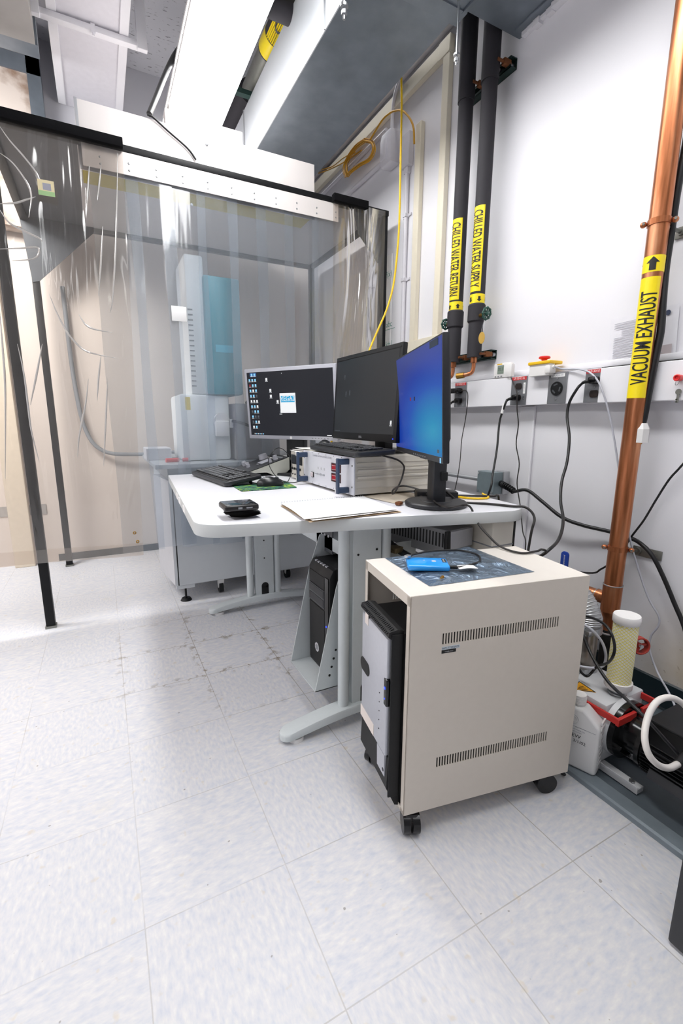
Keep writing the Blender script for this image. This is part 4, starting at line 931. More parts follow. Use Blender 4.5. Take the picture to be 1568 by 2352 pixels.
nA = V3((math.sin(-1.018), -math.cos(-1.018), 0)); uA = V3((math.cos(-1.018), math.sin(-1.018), 0)); bA = V3((.852, 2.221, 0))-nA*.075-uA*.01
Mst = P3((bA.x, bA.y, 0), uA, -nA)
MB(Mst).box((-.055, -.02, DZ+.012), (.055, .02, 1.12), bev=.004).obj('stand_column', blk, mA, 30)
MB(Mst).box((-.13, -.10, DZ+.001), (.13, .10, DZ+.014), bev=.005).obj('stand_base', blk, mA, 30)
# black monitor
mB, MBm, S, scB, sw, sh = monitor((.971, 1.683, 1.123), -1.569, .525, .36, .066, (.017, .017, .02, .03), .022, blk, scr_off, 'black framed monitor with plain dark grey screen in the middle')
q = MB(MBm)
for x, y, h_ in ((.15, .76, .04), (.19, .52, .05), (.26, .53, .05)): rectS(q, S, x, y, .011, h_); rectS(q, S, x-.004, y-.016, .019, .008)
for k in range(6): rectS(q, S, .02+k*.018, .014, .008, .012)
q.obj('icon', ic_dim, scB, 0)
q = MB(MBm); rectS(q, S, .945, .115, .02, .05); rectS(q, S, .94, .10, .03, .008); q.obj('icon', ic_white, scB, 0)
MB(MBm @ Matrix.Translation((0, -.166, .0008))).add(text_mesh('DELL', .012)).obj('lettering', lgrey, mB, 0)
MB(MBm @ Matrix.Translation((.245, -.166, .0005))).cyl((0, 0, 0), (0, 0, .001), .002, seg=10).obj('power_light', led_blue, mB)
MB().box((1.035, 1.62-.012, .893), (1.075, 1.70-.012, 1.10), bev=.004).obj('stand_column', blk, mB, 30)
MB().box((.99, 1.56, .8925), (1.15, 1.78, .908), bev=.006).obj('stand_base', blk, mB, 30)
MB(MBm).box((-.255, .163, -.002), (.255, .166, .0012)).obj('top_groove', blk2, mB, 0)
# monitor with the blue picture
cM3 = (.895, 1.221, 1.078); aM3 = -1.945
mC, MC, S, scC, sw, sh = monitor(cM3, aM3, .56, .335, -.048, (.005, .005, .006, .018), .02, char, scr_blue, 'charcoal monitor on a round base showing a bright blue desktop')
q = MB(MC); rectS(q, S, .40, .515, .022, .035); q.obj('icon', ic_red, scC, 0)
q = MB(MC); rectS(q, S, .49, .51, .022, .04); q.obj('icon', mat('screen_icon_dark', '101018', .4, em='20203c', ems=.6), scC, 0)
q = MB(MC); rectS(q, S, .93, .03, .03, .03); q.obj('icon', ic_dim, scC, 0)
q = MB(MC)
for k in range(7): q.box((-.02+k*.022, -.162, 0), (-.015+k*.022, -.158, .001))
q.obj('button', mgrey, mC, 0)
MB(MC).box((.258, -.166, 0), (.266, -.152, .001)).obj('power_light', ic_blue, mC, 0)
MB(MC).box((.17, .142, .0005), (.245, .160, .0014)).obj('corner_badge', mat('dim_badge', '1c2a3c', .4), mC, 0)
nC = V3((math.sin(aM3), -math.cos(aM3), 0)); uC = V3((math.cos(aM3), math.sin(aM3), 0)); bc = V3((.996, 1.218, 0))
Ms3 = P3((bc.x, bc.y, 0), uC, -nC)
MB().lathe([(0, 0), (.102, 0), (.105, .004), (.105, .012), (.100, .0155), (.055, .0165), (.053, .018), (0, .018)], (bc.x, bc.y, DZ+.001), 48).obj('round_base', char, mC, 30)
MB(Ms3).box((-.036, -.022, DZ+.016), (.036, .022, .94), bev=.004).obj('stand_column', char, mC, 30)
MB(Ms3).box((-.034, -.055, .90), (.034, -.01, 1.10), bev=.004).box((.03, .0, .83), (.05, .022, .86), bev=.004).obj('stand_slide', blk, mC, 30)

# ---------------------------------------------------------------- keyboards
def keyboard(o, ldir, length, depth, ztop0, ztop1, label, body, keym, feet=True):
    u = V3((math.cos(ldir), math.sin(ldir), 0)); w0 = V3((-math.sin(ldir), math.cos(ldir), 0)); w = (w0*depth+V3((0, 0, ztop1-ztop0))).normalized()
    M = P3((o[0], o[1], ztop0), u, w); D = depth/w.dot(w0)
    t = thing('keyboard', (o[0], o[1], ztop0-.02), label, 'keyboard')
    MB(M).prism(rounded([(0, 0), (length, 0), (length, D), (0, D)], [.02]*4, 6), -.018, 0, bev=.004).obj('body', body, t, 40)
    MB(M).box((.012, .012, 0), (length-.012, D-.012, .0015), bev=.001).obj('key_bed', blk2, t, 30)
    kw = (length-.03)/22.0; rows = 6; kd = (D-.045)/rows
    if feet:
        for x in (.04, length-.04): MB(M).box((x-.012, D-.05, -.036), (x+.012, D-.042, -.016), bev=.002).obj('foot', blk, t, 20)
    lay = []
    for r in range(rows):
        y = .026+r*kd+(.006 if r == 5 else 0); x = 0
        if r == 0: ws = [1.4, 1.2, 1.2, 5.6, 1.2, 1.2, 1.2, 1.6]
        elif r == 1: ws = [2.2]+[1]*10+[2.4]
        elif r == 2: ws = [1.8]+[1]*11+[1.8]
        elif r == 3: ws = [1.5]+[1]*12+[1.1]
        elif r == 4: ws = [1]*12+[2.2]
        else: ws = [1, -.4, 1, 1, 1, 1, -.3, 1, 1, 1, 1, -.3, 1, 1, 1, 1]
        sc = 14.6/sum(abs(v) for v in ws)
        for k in ws:
            if k > 0: lay.append((x, y, k*sc))
            x += abs(k)*sc
        if r in (0, 4, 5) : lay += [(15+i, y, 1) for i in range(3)]
        elif r == 1: lay += [(16, y, 1)]
        elif r == 3: lay += [(15+i, y, 1) for i in range(3)]
        if r < 5: lay += [(18.4+i, y, 1) for i in range(3)]
    cache = {}
    lay = lay[:99]
    for x, y, k in lay:
        kk = round(k, 2)
        x0 = .015+x*kw
        if kk not in cache:
            q = MB(M); q.box((x0, y, .0015), (x0+k*kw-.0022, y+kd-.0022, .0075), bev=.0018, seg=1)
            if k < 2.5: q.mi = 1; q.box((x0+.003, y+kd*.38, .0070), (x0+.0065, y+kd*.62, .0078)); q.box((x0+.008, y+kd*.5, .0070), (x0+.010, y+kd*.62, .0078))
            cache[kk] = (q.obj('key', [keym, lgrey], t, 30), x0, y)
        else:
            src, sx, sy = cache[kk]; c = src.copy(); COL.objects.link(c); c.location = src.location + (M.to_3x3() @ V3((x0-sx, y-sy, 0)))
    return t, M, D
key_m = mat('dark_keycap', '1c1d20', .32, var=.05)
k1 = V3((.447, 1.945, 0)); k0 = V3((.392, 2.455, 0))
ang1 = math.atan2(k1.y-k0.y, k1.x-k0.x)
keyboard((k0.x, k0.y), ang1, (k1-k0).length, .175, DZ+.022, DZ+.046, 'black keyboard on the desk in front of the silver monitor', char, key_m)
a2 = math.atan2(1.395-1.905, .778-.822)
keyboard((.822, 1.905), a2, .512, .165, .893+.022, .893+.03, 'black keyboard lying on top of the white rack instrument', char, key_m, False)
def mouse(c, rz, label, sc=1.0, tail=None):
    t = thing('mouse', c, label, 'mouse')
    M = T(*c, rz)
    q = MB(M); q.sph((0, 0, .006), 1, (.06*sc, .033*sc, .034*sc), u=28, v=18)
    for v in q.bm.verts:
        l = M.inverted() @ v.co
        z = max(0, l.z); x = l.x/(.06*sc); z *= 1-.28*max(0, x); l.y *= 1-.10*math.cos(x*2.5)*.6
        v.co = M @ V3((l.x, l.y, z))
    q.obj('shell', mat('black_mouse_shell', '17181a', .3), t, 60)
    MB(M).torus((.028*sc, 0, .027*sc), .008, .004, (0, 1, 0), 16, 8).obj('scroll_wheel', dgrey, t)
    MB(M).tube([(.058*sc, 0, .027*sc*.5), (.03*sc, 0, .0305*sc), (.0, 0, .0385*sc), (-.02*sc, 0, .0395*sc)], .0008, seg=6).obj('button_seam', blk2, t)
    return t
pad = thing('mouse_pad', (.61, 1.9, DZ), 'small green and blue patterned mouse pad under the black mouse', 'mouse pad')
MB().prism(rounded([(.481, 1.806), (.724, 1.81), (.748, 2.012), (.488, 1.995)], [.012]*4), DZ+.0006, DZ+.0035).obj('cloth', pad_m, pad, 30)
MB().prism(rounded([(.4805, 1.8055), (.7245, 1.8095), (.7485, 2.0125), (.4875, 1.9955)], [.012]*4), DZ+.0002, DZ+.0012).obj('edge_binding', blk2, pad, 30)
mouse((.636, 1.905, DZ+.004), math.radians(-8), 'black computer mouse on the green patterned mouse pad')
MB().tube([(.69, 1.897, DZ+.018), (.715, 1.90, DZ+.016), (.76, 1.96, DZ+.06), (.775, 2.02, DZ+.115), (.74, 2.04, DZ+.155), (.69, 2.0, DZ+.15), (.655, 1.98, DZ+.10), (.69, 1.97, DZ+.03), (.75, 1.96, DZ+.004), (.82, 1.985, DZ+.004), (.9, 2.02, DZ+.004)], .0018, seg=6).obj('mouse_cable', cab_blk, None, 40, 'thin black mouse cable looping up off the desk', 'cable')
mouse((.905, 1.915, .898), math.radians(80), 'black computer mouse lying behind the keyboard on the white rack instrument')
# phone on wallet
wl = thing('wallet', (.345, 1.32, DZ), 'thick worn black leather wallet lying under the phone', 'wallet')
for k in range(4):
    z = DZ+.001+k*.0052; s = 1-.06*k
    MB(T(.352, 1.325, z, .06)).grid(lambda u, v, k=k: V3(((u-.5)*.092, (v-.5)*.078, .0045+.010*abs(u-.5)**1.5*(3-k)*.6+.002*math.sin(v*7+k))), 14, 10, .0042).obj('leather_flap' if k in (0, 3) else 'card_pocket', leather, wl, 50)
ph = thing('phone', (.345, 1.32, DZ+.025), 'black smartphone with glassy screen lying on the worn wallet', 'phone')
MB(T(.343, 1.327, DZ+.026, -.02)).box((-.05, -.046, 0), (.05, .046, .018), bev=.006, seg=3).obj('case', mat('brown_black_phone_case', '171414', .4), ph, 40)
MB(T(.343, 1.327, DZ+.026, -.02)).box((-.046, -.042, .0175), (.046, .042, .0186), bev=.001).obj('glass', mat('phone_glass', '14171a', .06, coat=1), ph, 30)
MB(T(.343, 1.327, DZ+.026, -.02)).box((.012, -.0466, .007), (.03, -.0455, .011)).box((-.012, -.0466, .006), (.0, -.0455, .012)).obj('port', mgrey, ph, 20)
# spiral notepad
npd = thing('notepad', (.65, 1.3, DZ), 'open white spiral notepad at the near edge of the desk', 'notepad')
A_, B_, C_, D_ = V3((.516, 1.44, 0)), V3((.486, 1.165, 0)), V3((.806, 1.172, 0)), V3((.838, 1.435, 0))
def sheetq(P, z, th, m, name, curl=0):
    q = MB(); q.grid(lambda u, v: P[1].lerp(P[2], u).lerp(P[0].lerp(P[3], u), v)+V3((0, 0, z+curl*(1-u)*(1-v)*math.sin(v*2))), 10, 10, th); return q.obj(name, m, npd, 60)
sheetq((A_+V3((-.004, -.004, 0)), B_+V3((.012, -.012, 0)), C_+V3((.01, -.01, 0)), D_), DZ+.003, .002, mat('tan_card', 'c9b090', .6), 'back_cover')
sheetq((A_, B_+V3((.02, -.014, 0)), C_+V3((.004, -.004, 0)), D_), DZ+.0075, .004, paper, 'page_block')
sheetq((A_, B_, C_, D_), DZ+.0105, .002, mat('top_paper_sheet', 'fbfaf8', .6), 'top_page', .006)
q = MB()
for k in range(34): p = A_.lerp(D_, (k+.5)/34); q.torus(p+V3((0, .003, DZ+.008)), .0055, .0007, (1, -.02, 0), 10, 5)
q.obj('spiral', steel, npd)
# white rack instrument
ri = thing('rack_instrument', (.98, 1.7, DZ), 'white rack instrument with red displays and navy handles on the desk', 'instrument')
RXF, RY0, RY1, RZ0, RZ1 = .812, 1.466, 1.944, DZ+.010, .891
MB().box((RXF+.004, RY0+.012, RZ0), (1.17, RY1-.012, RZ1), bev=.002).obj('case', instr, ri, 20)
q = MB()
for z in (RZ0+.022, RZ0+.05, RZ0+.075, RZ0+.10, RZ0+.118): q.box((RXF+.02, RY0+.009, z), (1.17, RY0+.013, z+.0022))
for z in (RZ0+.06, RZ0+.085): q.box((RXF+.02, RY0+.006, z), (1.17, RY0+.013, z+.009), bev=.002)
q.obj('side_rib', instr, ri, 20)
MB().box((RXF-.001, RY0, RZ0), (RXF+.005, RY1, RZ1), bev=.001).obj('front_panel', instr_f, ri, 20)
Mf = P3((RXF-.001, RY1, RZ0), (0, -1, 0), (0, 0, 1))       # x to the right along the face, y up, z out
H_, W_ = RZ1-RZ0, RY1-RY0
for y in (.052, .011):
    y0 = .034+(.040 if y > .03 else 0)
    o = MB(Mf).box((.295, y0, 0), (.375, y0+.034, .003)).obj('display_frame', mat('maroon_frame', '3a1a20', .3), ri, 0)
    MB(Mf).box((.302, y0+.006, .003), (.368, y0+.028, .0036)).obj('red_display', red_led, o, 0)
    q = MB(Mf); q.box((.303, y0+.024, .0036), (.366, y0+.0255, .004)); q.box((.303, y0+.008, .0036), (.366, y0+.0095, .004)); q.obj('scale_line', lgrey, o, 0)
o = MB(Mf).box((.095, .030, 0), (.118, .052, .004)).obj('switch_frame', label_blk, ri, 0); MB(Mf).box((.097, .032, .002), (.115, .050, .009), bev=.002).obj('switch_button', mat('pink_white_button', 'd9cdd2', .4), o, 20)
q = MB(Mf)
for k in range(3): q.cyl((.16+k*.032, .05, 0), (.16+k*.032, .05, .006), .004, seg=12); q.cyl((.16+k*.032, .05, .006), (.162+k*.032, .053, .016), .0022, seg=8)
q.obj('toggle_switch', steel, ri)
q = MB(Mf)
for k in range(3): q.cyl((.165+k*.03, .075, 0), (.165+k*.03, .075, .0012), .006, seg=14)
q.cyl((.055, .03, 0), (.055, .03, .003), .003, seg=10); q.obj('marking', lgrey, ri)
MB(Mf @ Matrix.Translation((.20, .125, .0006))).add(text_mesh('CHAMBER VACUUM CONTROL SYSTEM', .0105)).obj('lettering', ink, ri, 0)
q = MB(Mf)
for x in (.012, W_-.012):
    for y in (.03, .11): q.cyl((x, y, 0), (x, y, .002), .0035, seg=10)
for k in range(5): q.cyl((.1+k*.07, H_-.006, 0), (.1+k*.07, H_-.006, .001), .002, seg=8); q.cyl((.1+k*.07, .006, 0), (.1+k*.07, .006, .001), .002, seg=8)
q.obj('screw', steel_d, ri)
for x in (.034, W_-.052):
    hd_ = MB(Mf).box((x, .004, .04), (x+.018, H_-.004, .050), bev=.003).box((x, .006, 0), (x+.018, .028, .045), bev=.003).box((x, H_-.028, 0), (x+.018, H_-.006, .045), bev=.003).obj('handle', navy, ri, 30)
    for y in (.0, H_-.026): MB(Mf).box((x-.002, y+.003, .036), (x+.004, y+.023, .052), bev=.003).obj('handle_cap', white_pl, hd_, 30)
q = MB()
for x in (.85, 1.13):
    for y in (RY0+.04, RY1-.04): q.cyl((x, y, DZ), (x, y, RZ0), .012, seg=14)
q.obj('rubber_foot', blk, ri)
# small oscilloscope behind the handle with papers on top
os_ = thing('oscilloscope', (.96, 2.06, DZ), 'small beige oscilloscope with dark screen behind the navy handle', 'oscilloscope')
MB().box((.822, 1.975, DZ+.006), (1.05, 2.13, .876), bev=.003).obj('case', instr, os_, 20)
Mo = P3((.822, 2.13, DZ+.006), (0, -1, 0), (0, 0, 1))
MB(Mo).box((.012, .07, 0), (.145, .115, .003)).obj('screen', blk_gl, os_, 0)
q = MB(Mo)
for k in range(4): q.cyl((.02+k*.033, .048, 0), (.02+k*.033, .048, .008), .006, seg=12); q.cyl((.025+k*.03, .02, 0), (.025+k*.03, .02, .004), .004, seg=10)
q.obj('knob', blk, os_)
ppr = thing('paper_stack', (.93, 2.05, .877), 'loose white papers lying on the small beige oscilloscope', 'papers')
for k in range(3):
    MB(T(.92+.02*k, 2.05, .878+.004*k, .2*k-.15)).grid(lambda u, v, k=k: V3(((u-.5)*.22, (v-.5)*.17, .001+.006*(u-.5)**2*k+(.015*max(0, v-.7) if k == 2 else 0))), 8, 8, .0012).obj('sheet', paper, ppr, 60)
# white controller box and the knob console
wx = thing('controller_box', (.90, 2.4, DZ), 'white metal controller box with two black sockets near the desk end', 'box')
MB().box((.808, 2.30, DZ+.012), (.985, 2.52, DZ+.084), bev=.006).obj('case', white_pl, wx, 30)
q = MB()
for z in (DZ+.04, DZ+.06): q.cyl((.832, 2.3005, z), (.832, 2.295, z), .006, seg=16)
q.obj('socket', blk, wx)
MB().box((.82, 2.31, DZ), (.975, 2.51, DZ+.012)).obj('base_feet', blk, wx, 0)
kc = thing('control_console', (.72, 2.4, DZ), 'sloping black console with silver knobs and joystick plate behind the keyboard', 'control panel')
Mk = P3((.63, 2.52, DZ+.018), (0, -1, 0), V3((.235, 0, .075)))
MB().prism([(.63, DZ+.018), (.865, DZ+.093), (.865, DZ+.03), (.83, DZ+.002), (.78, DZ+.002), (.74, DZ+.02)], 2.265, 2.525, M=Matrix(((1, 0, 0, 0), (0, 0, 1, 0), (0, 1, 0, 0), (0, 0, 0, 1)))).obj('console_body', mat('warm_grey_console', 'b3b4ab', .45), kc, 20)
MB(Mk).box((.006, .004, .001), (.25, .243, .006), bev=.002).obj('top_plate', char, kc, 20)
for x, y, r, h in ((.05, .17, .026, .024), (.03, .06, .013, .02), (.065, .055, .013, .02), (.10, .06, .012, .018), (.14, .05, .011, .017), (.20, .19, .013, .022), (.225, .15, .010, .02)):
    MB(Mk).cyl((x, y, .006), (x, y, .006+h), r, r*.85, seg=24).obj('knob', silver, kc)
MB(Mk).box((.12, .11, .006), (.19, .17, .009), bev=.002).obj('joystick_plate', silver, kc, 20)
q = MB(Mk)
for k in range(6): q.box((.11+k*.022, .205, .006), (.122+k*.022, .222, .010), bev=.001)
q.box((.16, .09, .006), (.175, .10, .012), bev=.002); q.obj('button', mgrey, kc, 20)
MB().box((.80, 2.27, DZ), (.84, 2.52, DZ+.02)).obj('base_foot', blk, kc, 0)
# odds and ends round the blue monitor
mb_ = thing('mini_box', (1.06, 1.36, DZ), 'small flat black device box behind the round monitor base', 'box')
MB(T(1.09, 1.335, DZ+.001, -.52)).box((-.075, -.04, 0), (.075, .04, .028), bev=.003).obj('case', blk, mb_, 30)
MB(T(1.09, 1.335, DZ+.001, -.52)).box((-.065, -.0415, .008), (-.055, -.0395, .014)).obj('port', mgrey, mb_, 0)
MB(T(1.0, 1.42, DZ+.001, .12)).grid(lambda u, v: V3(((u-.5)*.26, (v-.5)*.19, .0008+.002*math.sin(u*5))), 8, 4, .0008).obj('paper_sheet', paper_t, None, 40, 'tan printed paper on the desk between the instrument and round base', 'paper')
cl_ = thing('bulldog_clip', (.875, 1.27, DZ), 'small metal clip lying on the desk beside the round monitor base', 'clip')
MB(T(.882, 1.272, DZ+.002, .5)).box((-.015, -.01, 0), (.012, .01, .012), bev=.004).obj('clip_body', rust, cl_, 30)
MB(T(.882, 1.272, DZ+.002, .5)).tube([(.012, -.006, .006), (.028, -.004, .007), (.03, .004, .007), (.012, .006, .006)], .0015, seg=6).obj('clip_loop', steel, cl_)
MB().tube([(1.20, 1.40, DZ+.004), (1.16, 1.33, DZ+.005), (1.19, 1.25, DZ+.005), (1.26, 1.24, DZ+.004), (1.31, 1.32, DZ+.004)], .004, seg=8).obj('yellow_cable', yel_cable, None, 40, 'short yellow cable lying on the desk behind the round base', 'cable')

# ---------------------------------------------------------------- under the desk
ch = thing('computer_holder', (.72, 1.42, .105), 'pale grey metal computer holder hung beside the near desk leg', 'holder')
HX0, HZ = .575, .105
side = [(HX0, HZ), (.656, .472), (.70, .60), (.98, .60), (.98, HZ)]
MX = Matrix(((1, 0, 0, 0), (0, 0, 1, 0), (0, 1, 0, 0), (0, 0, 0, 1)))
MB().prism(side, 1.300, 1.303, M=MX).obj('side_plate', desk_metal, ch, 0)
MB().prism(side, 1.528, 1.531, M=MX).obj('side_plate', desk_metal, ch, 0)
MB().box((HX0, 1.300, HZ), (.98, 1.531, HZ+.003)).box((HX0+.0, 1.300, HZ), (HX0+.003, 1.531, HZ+.004)).obj('bottom_plate', desk_metal, ch, 0)
for k in range(4): MB().cyl((.63+k*.008, 1.2995, .155+k*.03), (.63+k*.008, 1.3015, .155+k*.03), .0045, seg=10).obj('bolt_hole', blk2, ch)
bp2 = MB().box((.72, 1.46, .535), (.724, 1.60, .70), M=None).obj('rear_plate', dgrey, ch, 0)
q = MB()
for y in (1.49, 1.52, 1.55):
    for z in (.60, .625): q.cyl((.7195, y, z), (.717, y, z), .005, seg=10)
q.obj('plate_hole', lgrey, bp2)
pc = thing('desktop_computer', (.86, 1.45, .108), 'black desktop computer tower standing in the grey desk holder', 'computer')
PX, PY0, PY1, PZ0, PZ1 = .648, 1.335, 1.512, .109, .522
MB().box((PX+.02, PY0, PZ0), (1.06, PY1, PZ1), bev=.006).obj('case', blk2, pc, 30)
MB().prism([(PX, PZ0+.01), (PX, PZ1-.03), (PX+.014, PZ1-.004), (PX+.03, PZ1+.001), (PX+.03, PZ0)], PY0, PY1, M=MX, bev=.004).obj('front_bezel', blk, pc, 30)
Mp = P3((PX-.0005, PY1, PZ0), (0, -1, 0), (0, 0, 1)); W_ = PY1-PY0
MB(Mp).box((.008, .02, 0), (W_-.04, .25, .002)).box((.008, .33, 0), (W_-.04, .375, .002)).obj('front_mesh', mat('dark_front_mesh', '0d0d0e', .6, bump=.5, bscale=900), pc, 0)
o = MB(Mp).box((.008, .258, 0), (W_-.04, .325, .003)).obj('drive_bay', dgrey, pc, 0)
MB(Mp).box((.012, .262, .003), (W_-.044, .29, .0045), bev=.001).box((.012, .296, .003), (W_-.044, .322, .0045), bev=.001).obj('drive_front', char, o, 20)
MB(Mp).prism([(W_*.42+.018*math.cos(k*math.pi/4+.39), .085+.018*math.sin(k*math.pi/4+.39)) for k in range(8)], 0, .0035).obj('round_logo', lgrey, pc, 20)
MB(Mp).prism([(W_*.42+.012*math.cos(k*math.pi/3), .085+.012*math.sin(k*math.pi/3)) for k in range(6)], .0035, .004).obj('logo_mark', mgrey, pc, 20)
MB(Mp).box((W_-.034, .02, 0), (W_-.006, .38, .003), bev=.001).obj('side_trim', blk_gl, pc, 20)
MB(Mp).cyl((W_-.02, .20, .003), (W_-.02, .20, .0045), .003, seg=10).obj('power_light', led_blue, pc)
q = MB(T(PX+.016, PY1, PZ1-.006))
for k in range(5): q.box((-.004, -.04-k*.022, .0), (.004, -.028-k*.022, .004))
q.obj('front_port', lgrey, pc, 0)
# beige pedestal, silver device, clutter
pd = thing('pedestal', (1.2, 1.2, .0), 'cream metal pedestal cabinet under the near corner of the desk', 'cabinet')
MB().box((1.118, 1.07, .03), (1.212, 1.42, .70), bev=.004).obj('cabinet_body', instr, pd, 20)
MB().box((1.116, 1.068, .612), (1.213, 1.42, .616)).obj('drawer_line', mgrey, pd, 0)
bk = thing('tower_box', (1.27, 1.3, 0), 'cream metal box with black top edge standing behind the pedestal', 'box')
MB().box((1.225, 1.17, .0), (1.33, 1.45, .675), bev=.003).obj('box_body', instr, bk, 20)
MB().box((1.223, 1.168, .66), (1.332, 1.176, .678)).box((1.326, 1.166, .3), (1.333, 1.172, .678)).obj('edge_trim', blk, bk, 0)
sd = thing('silver_amplifier', (1.0, 1.3, .58), 'silver vented device mounted under the desk behind the beige cart', 'device')
Msd = T(.988, 1.135, 0, math.radians(10))
MB(Msd).box((0, 0, .575), (.125, .42, .668), bev=.003).obj('vented_case', mat('grey_vented_case', '8f9092', .45, .3), sd, 20)
MB(Msd).box((.004, -.004, .602), (.124, .001, .664), bev=.001).obj('front_panel', silver_f, sd, 20)
q = MB(Msd)
for k in range(24): q.box((-.0008, .02+k*.0145, .607), (.001, .0265+k*.0145, .655))
q.obj('vent_slot', blk2, sd, 0)
MB(Msd).prism([(-.012, .565), (.004, .565), (.006, .60), (.002, .668), (-.014, .668), (-.018, .64)], -.008, .006, M=MX, bev=.003).obj('rubber_foot', blk, sd, 30)
lc = thing('cable_loop', (.86, 1.38, .55), 'coiled off white cable loop hanging under the desk beside the leg', 'cable')
MB().tube([(.85+.012*math.sin(k*.8), 1.38+.045*math.cos(k*.52), .62+.055*math.sin(k*.52)) for k in range(22)], .006, seg=8).obj('loop', cab_wht, lc)
MB().box((.87, 1.40, .52), (.93, 1.47, .58), bev=.01).obj('connector_hood', cab_wht, lc, 30)
ds = thing('cable_connector', (.9, 1.2, .58), 'dull gold cable connector hanging under the desk', 'connector')
MB(T(.86, 1.27, .58, .3)).box((-.02, -.03, 0), (.02, .03, .02), bev=.003).cyl((-.022, -.015, .01), (-.03, -.015, .01), .004, seg=8).cyl((-.022, .015, .01), (-.03, .015, .01), .004, seg=8).obj('shell', mat('dull_gold_shell', '6b5f45', .45, .5, var=.2), ds, 30)
MB().tube([(.80, 1.42, .69), (.84, 1.36, .64), (.88, 1.27, .585), (.91, 1.2, .56)], .012, seg=8).obj('black_cable', cab_blk, None, 40, 'thick black cable slanting under the desk beside the silver device', 'cable')
for k, (m_, lb_) in enumerate(((cab_wht, 'off white cable hanging from the desk down behind the computer tower'), (cab_gry, 'grey cable hanging from the desk down behind the computer tower'), (cab_blk, 'black cable hanging from the desk down behind the computer tower'))):
    o_ = k*.014
    MB().tube([(.70+o_, 1.78, .70), (.72+o_, 1.77, .64-.02*k), (.75+o_, 1.72, .56), (.79+o_, 1.66, .47), (.83+o_, 1.60, .40), (.86+o_, 1.58, .30-.02*k), (.9+o_, 1.7, .03), (.95, 1.85, .012)], .0055, seg=8).obj('hanging_cable', m_, None, 40, lb_, 'cable')
MB().tube([(.655, 1.85, .70), (.67, 1.83, .63), (.70, 1.80, .60), (.72, 1.79, .615)], .003, seg=6).obj('thin_cable', cab_blk, None, 40, 'thin black cable end dangling under the desk between the two legs', 'cable')

# ================================================================ beige cart
CA = -.17679
Mc = T(.579, .7788, 0, CA); CW, CD, CZ0, CZ1 = .5014, .291, .065, .6397
ct = thing('computer_cart', (.579, .7788, 0), 'beige metal computer cart on black castors with vent slots in its side', 'cart')
def slotted(y0, y1, name):
    q = MB(Mc); sx0, sx1, n = .085, .419, 45; pit = (sx1-sx0)/n
    zs = [(CZ0, .1825), (.2105, .512), (.540, CZ1)]
    for a, b in zs: q.box((0, y0, a), (CW, y1, b))
    for a, b in ((.1825, .2105), (.512, .540)):
        q.box((0, y0, a), (sx0, y1, b)); q.box((sx1-pit*.46, y0, a), (CW, y1, b))
        for k in range(n-1): q.box((sx0+k*pit+pit*.54, y0, a), (sx0+(k+1)*pit, y1, b))
    return q.obj(name, cart_paint, ct, 0)
slotted(0, .0022, 'side_panel'); slotted(CD-.0022, CD, 'side_panel')
q = MB(Mc)     # folded front edges of the side panels and inner liner
for y in (0, CD-.018): q.box((0, y, CZ0), (.002, y+.018, CZ1-.004)); 
q.box((0, .0, CZ1-.026), (.002, CD, CZ1-.002)); q.box((0, 0, CZ0), (.002, CD, CZ0+.012)); q.obj('front_edge', cart_paint, ct, 0)
MB(Mc).box((.0, .0, CZ1-.002), (CW, CD, CZ1), bev=.001).obj('top_panel', mat('lamplit_beige_top', 'e6dfd6', .4, var=.01), ct, 20)  # same coat as the sides, paler: overhead light put into the colour
MB(Mc).box((.0, .002, CZ0), (CW, CD-.002, CZ0+.003)).obj('bottom_panel', cart_paint, ct, 0)
MB(Mc).box((CW-.004, .002, CZ0+.2), (CW-.002, CD-.002, CZ1-.002)).obj('back_panel', cart_in, ct, 0)
q = MB(Mc); q.box((.084, -.0006, .4985), (.132, .0, .506)); o = q.obj('name_label', mat('pale_blue_label', 'c5d0d8', .5), ct, 0)
MB(Mc).box((.084, -.0007, .4895), (.122, .0, .4978)).obj('black_strip', label_blk, o, 0)
MB(Mc @ P3((.107, -.0009, .5022), (1, 0, 0), (0, 0, 1))).add(text_mesh('NW-TTSTSPCE', .0068)).obj('lettering', ink_b, o, 0)
MB(Mc @ P3((.103, -.0010, .4936), (1, 0, 0), (0, 0, 1))).add(text_mesh('nevada nano', .0045)).obj('lettering', lgrey, o, 0)
def castor(s, t_, a):
    M = Mc @ T(s, t_, 0, a); cs_ = thing_part = None
    w = MB(M)
    for y in (-.021, .003): w.cyl((0, y, .0292), (0, y+.018, .0292), .0288, seg=36)
    o = w.obj('castor', blk_gl, ct, 40)
    MB(M).box((-.016, -.0185, .036), (.014, .0185, .061), bev=.008).cyl((.0, 0, .05), (0, 0, CZ0), .008, seg=14).obj('castor_hood', blk_gl, o, 40)
castor(.028, .016, math.radians(76)); castor(CW-.052, .03, math.radians(-12)); castor(.03, CD-.03, math.radians(30)); castor(CW-.05, CD-.03, math.radians(90))
# silver workstation in the cart
Mw = T(*(Mc @ V3((-.03, .032, 0))), CA)
ws = thing('workstation_computer', Mw.translation+V3((0, 0, .07)), 'silver fronted black computer tower standing inside the beige cart', 'computer')
WD, WZ0, WZ1 = .188, .0685, .548
MB(Mw).box((.03, .0, WZ0), (.50, WD, WZ1-.012), bev=.004).obj('case', blk2, ws, 30)
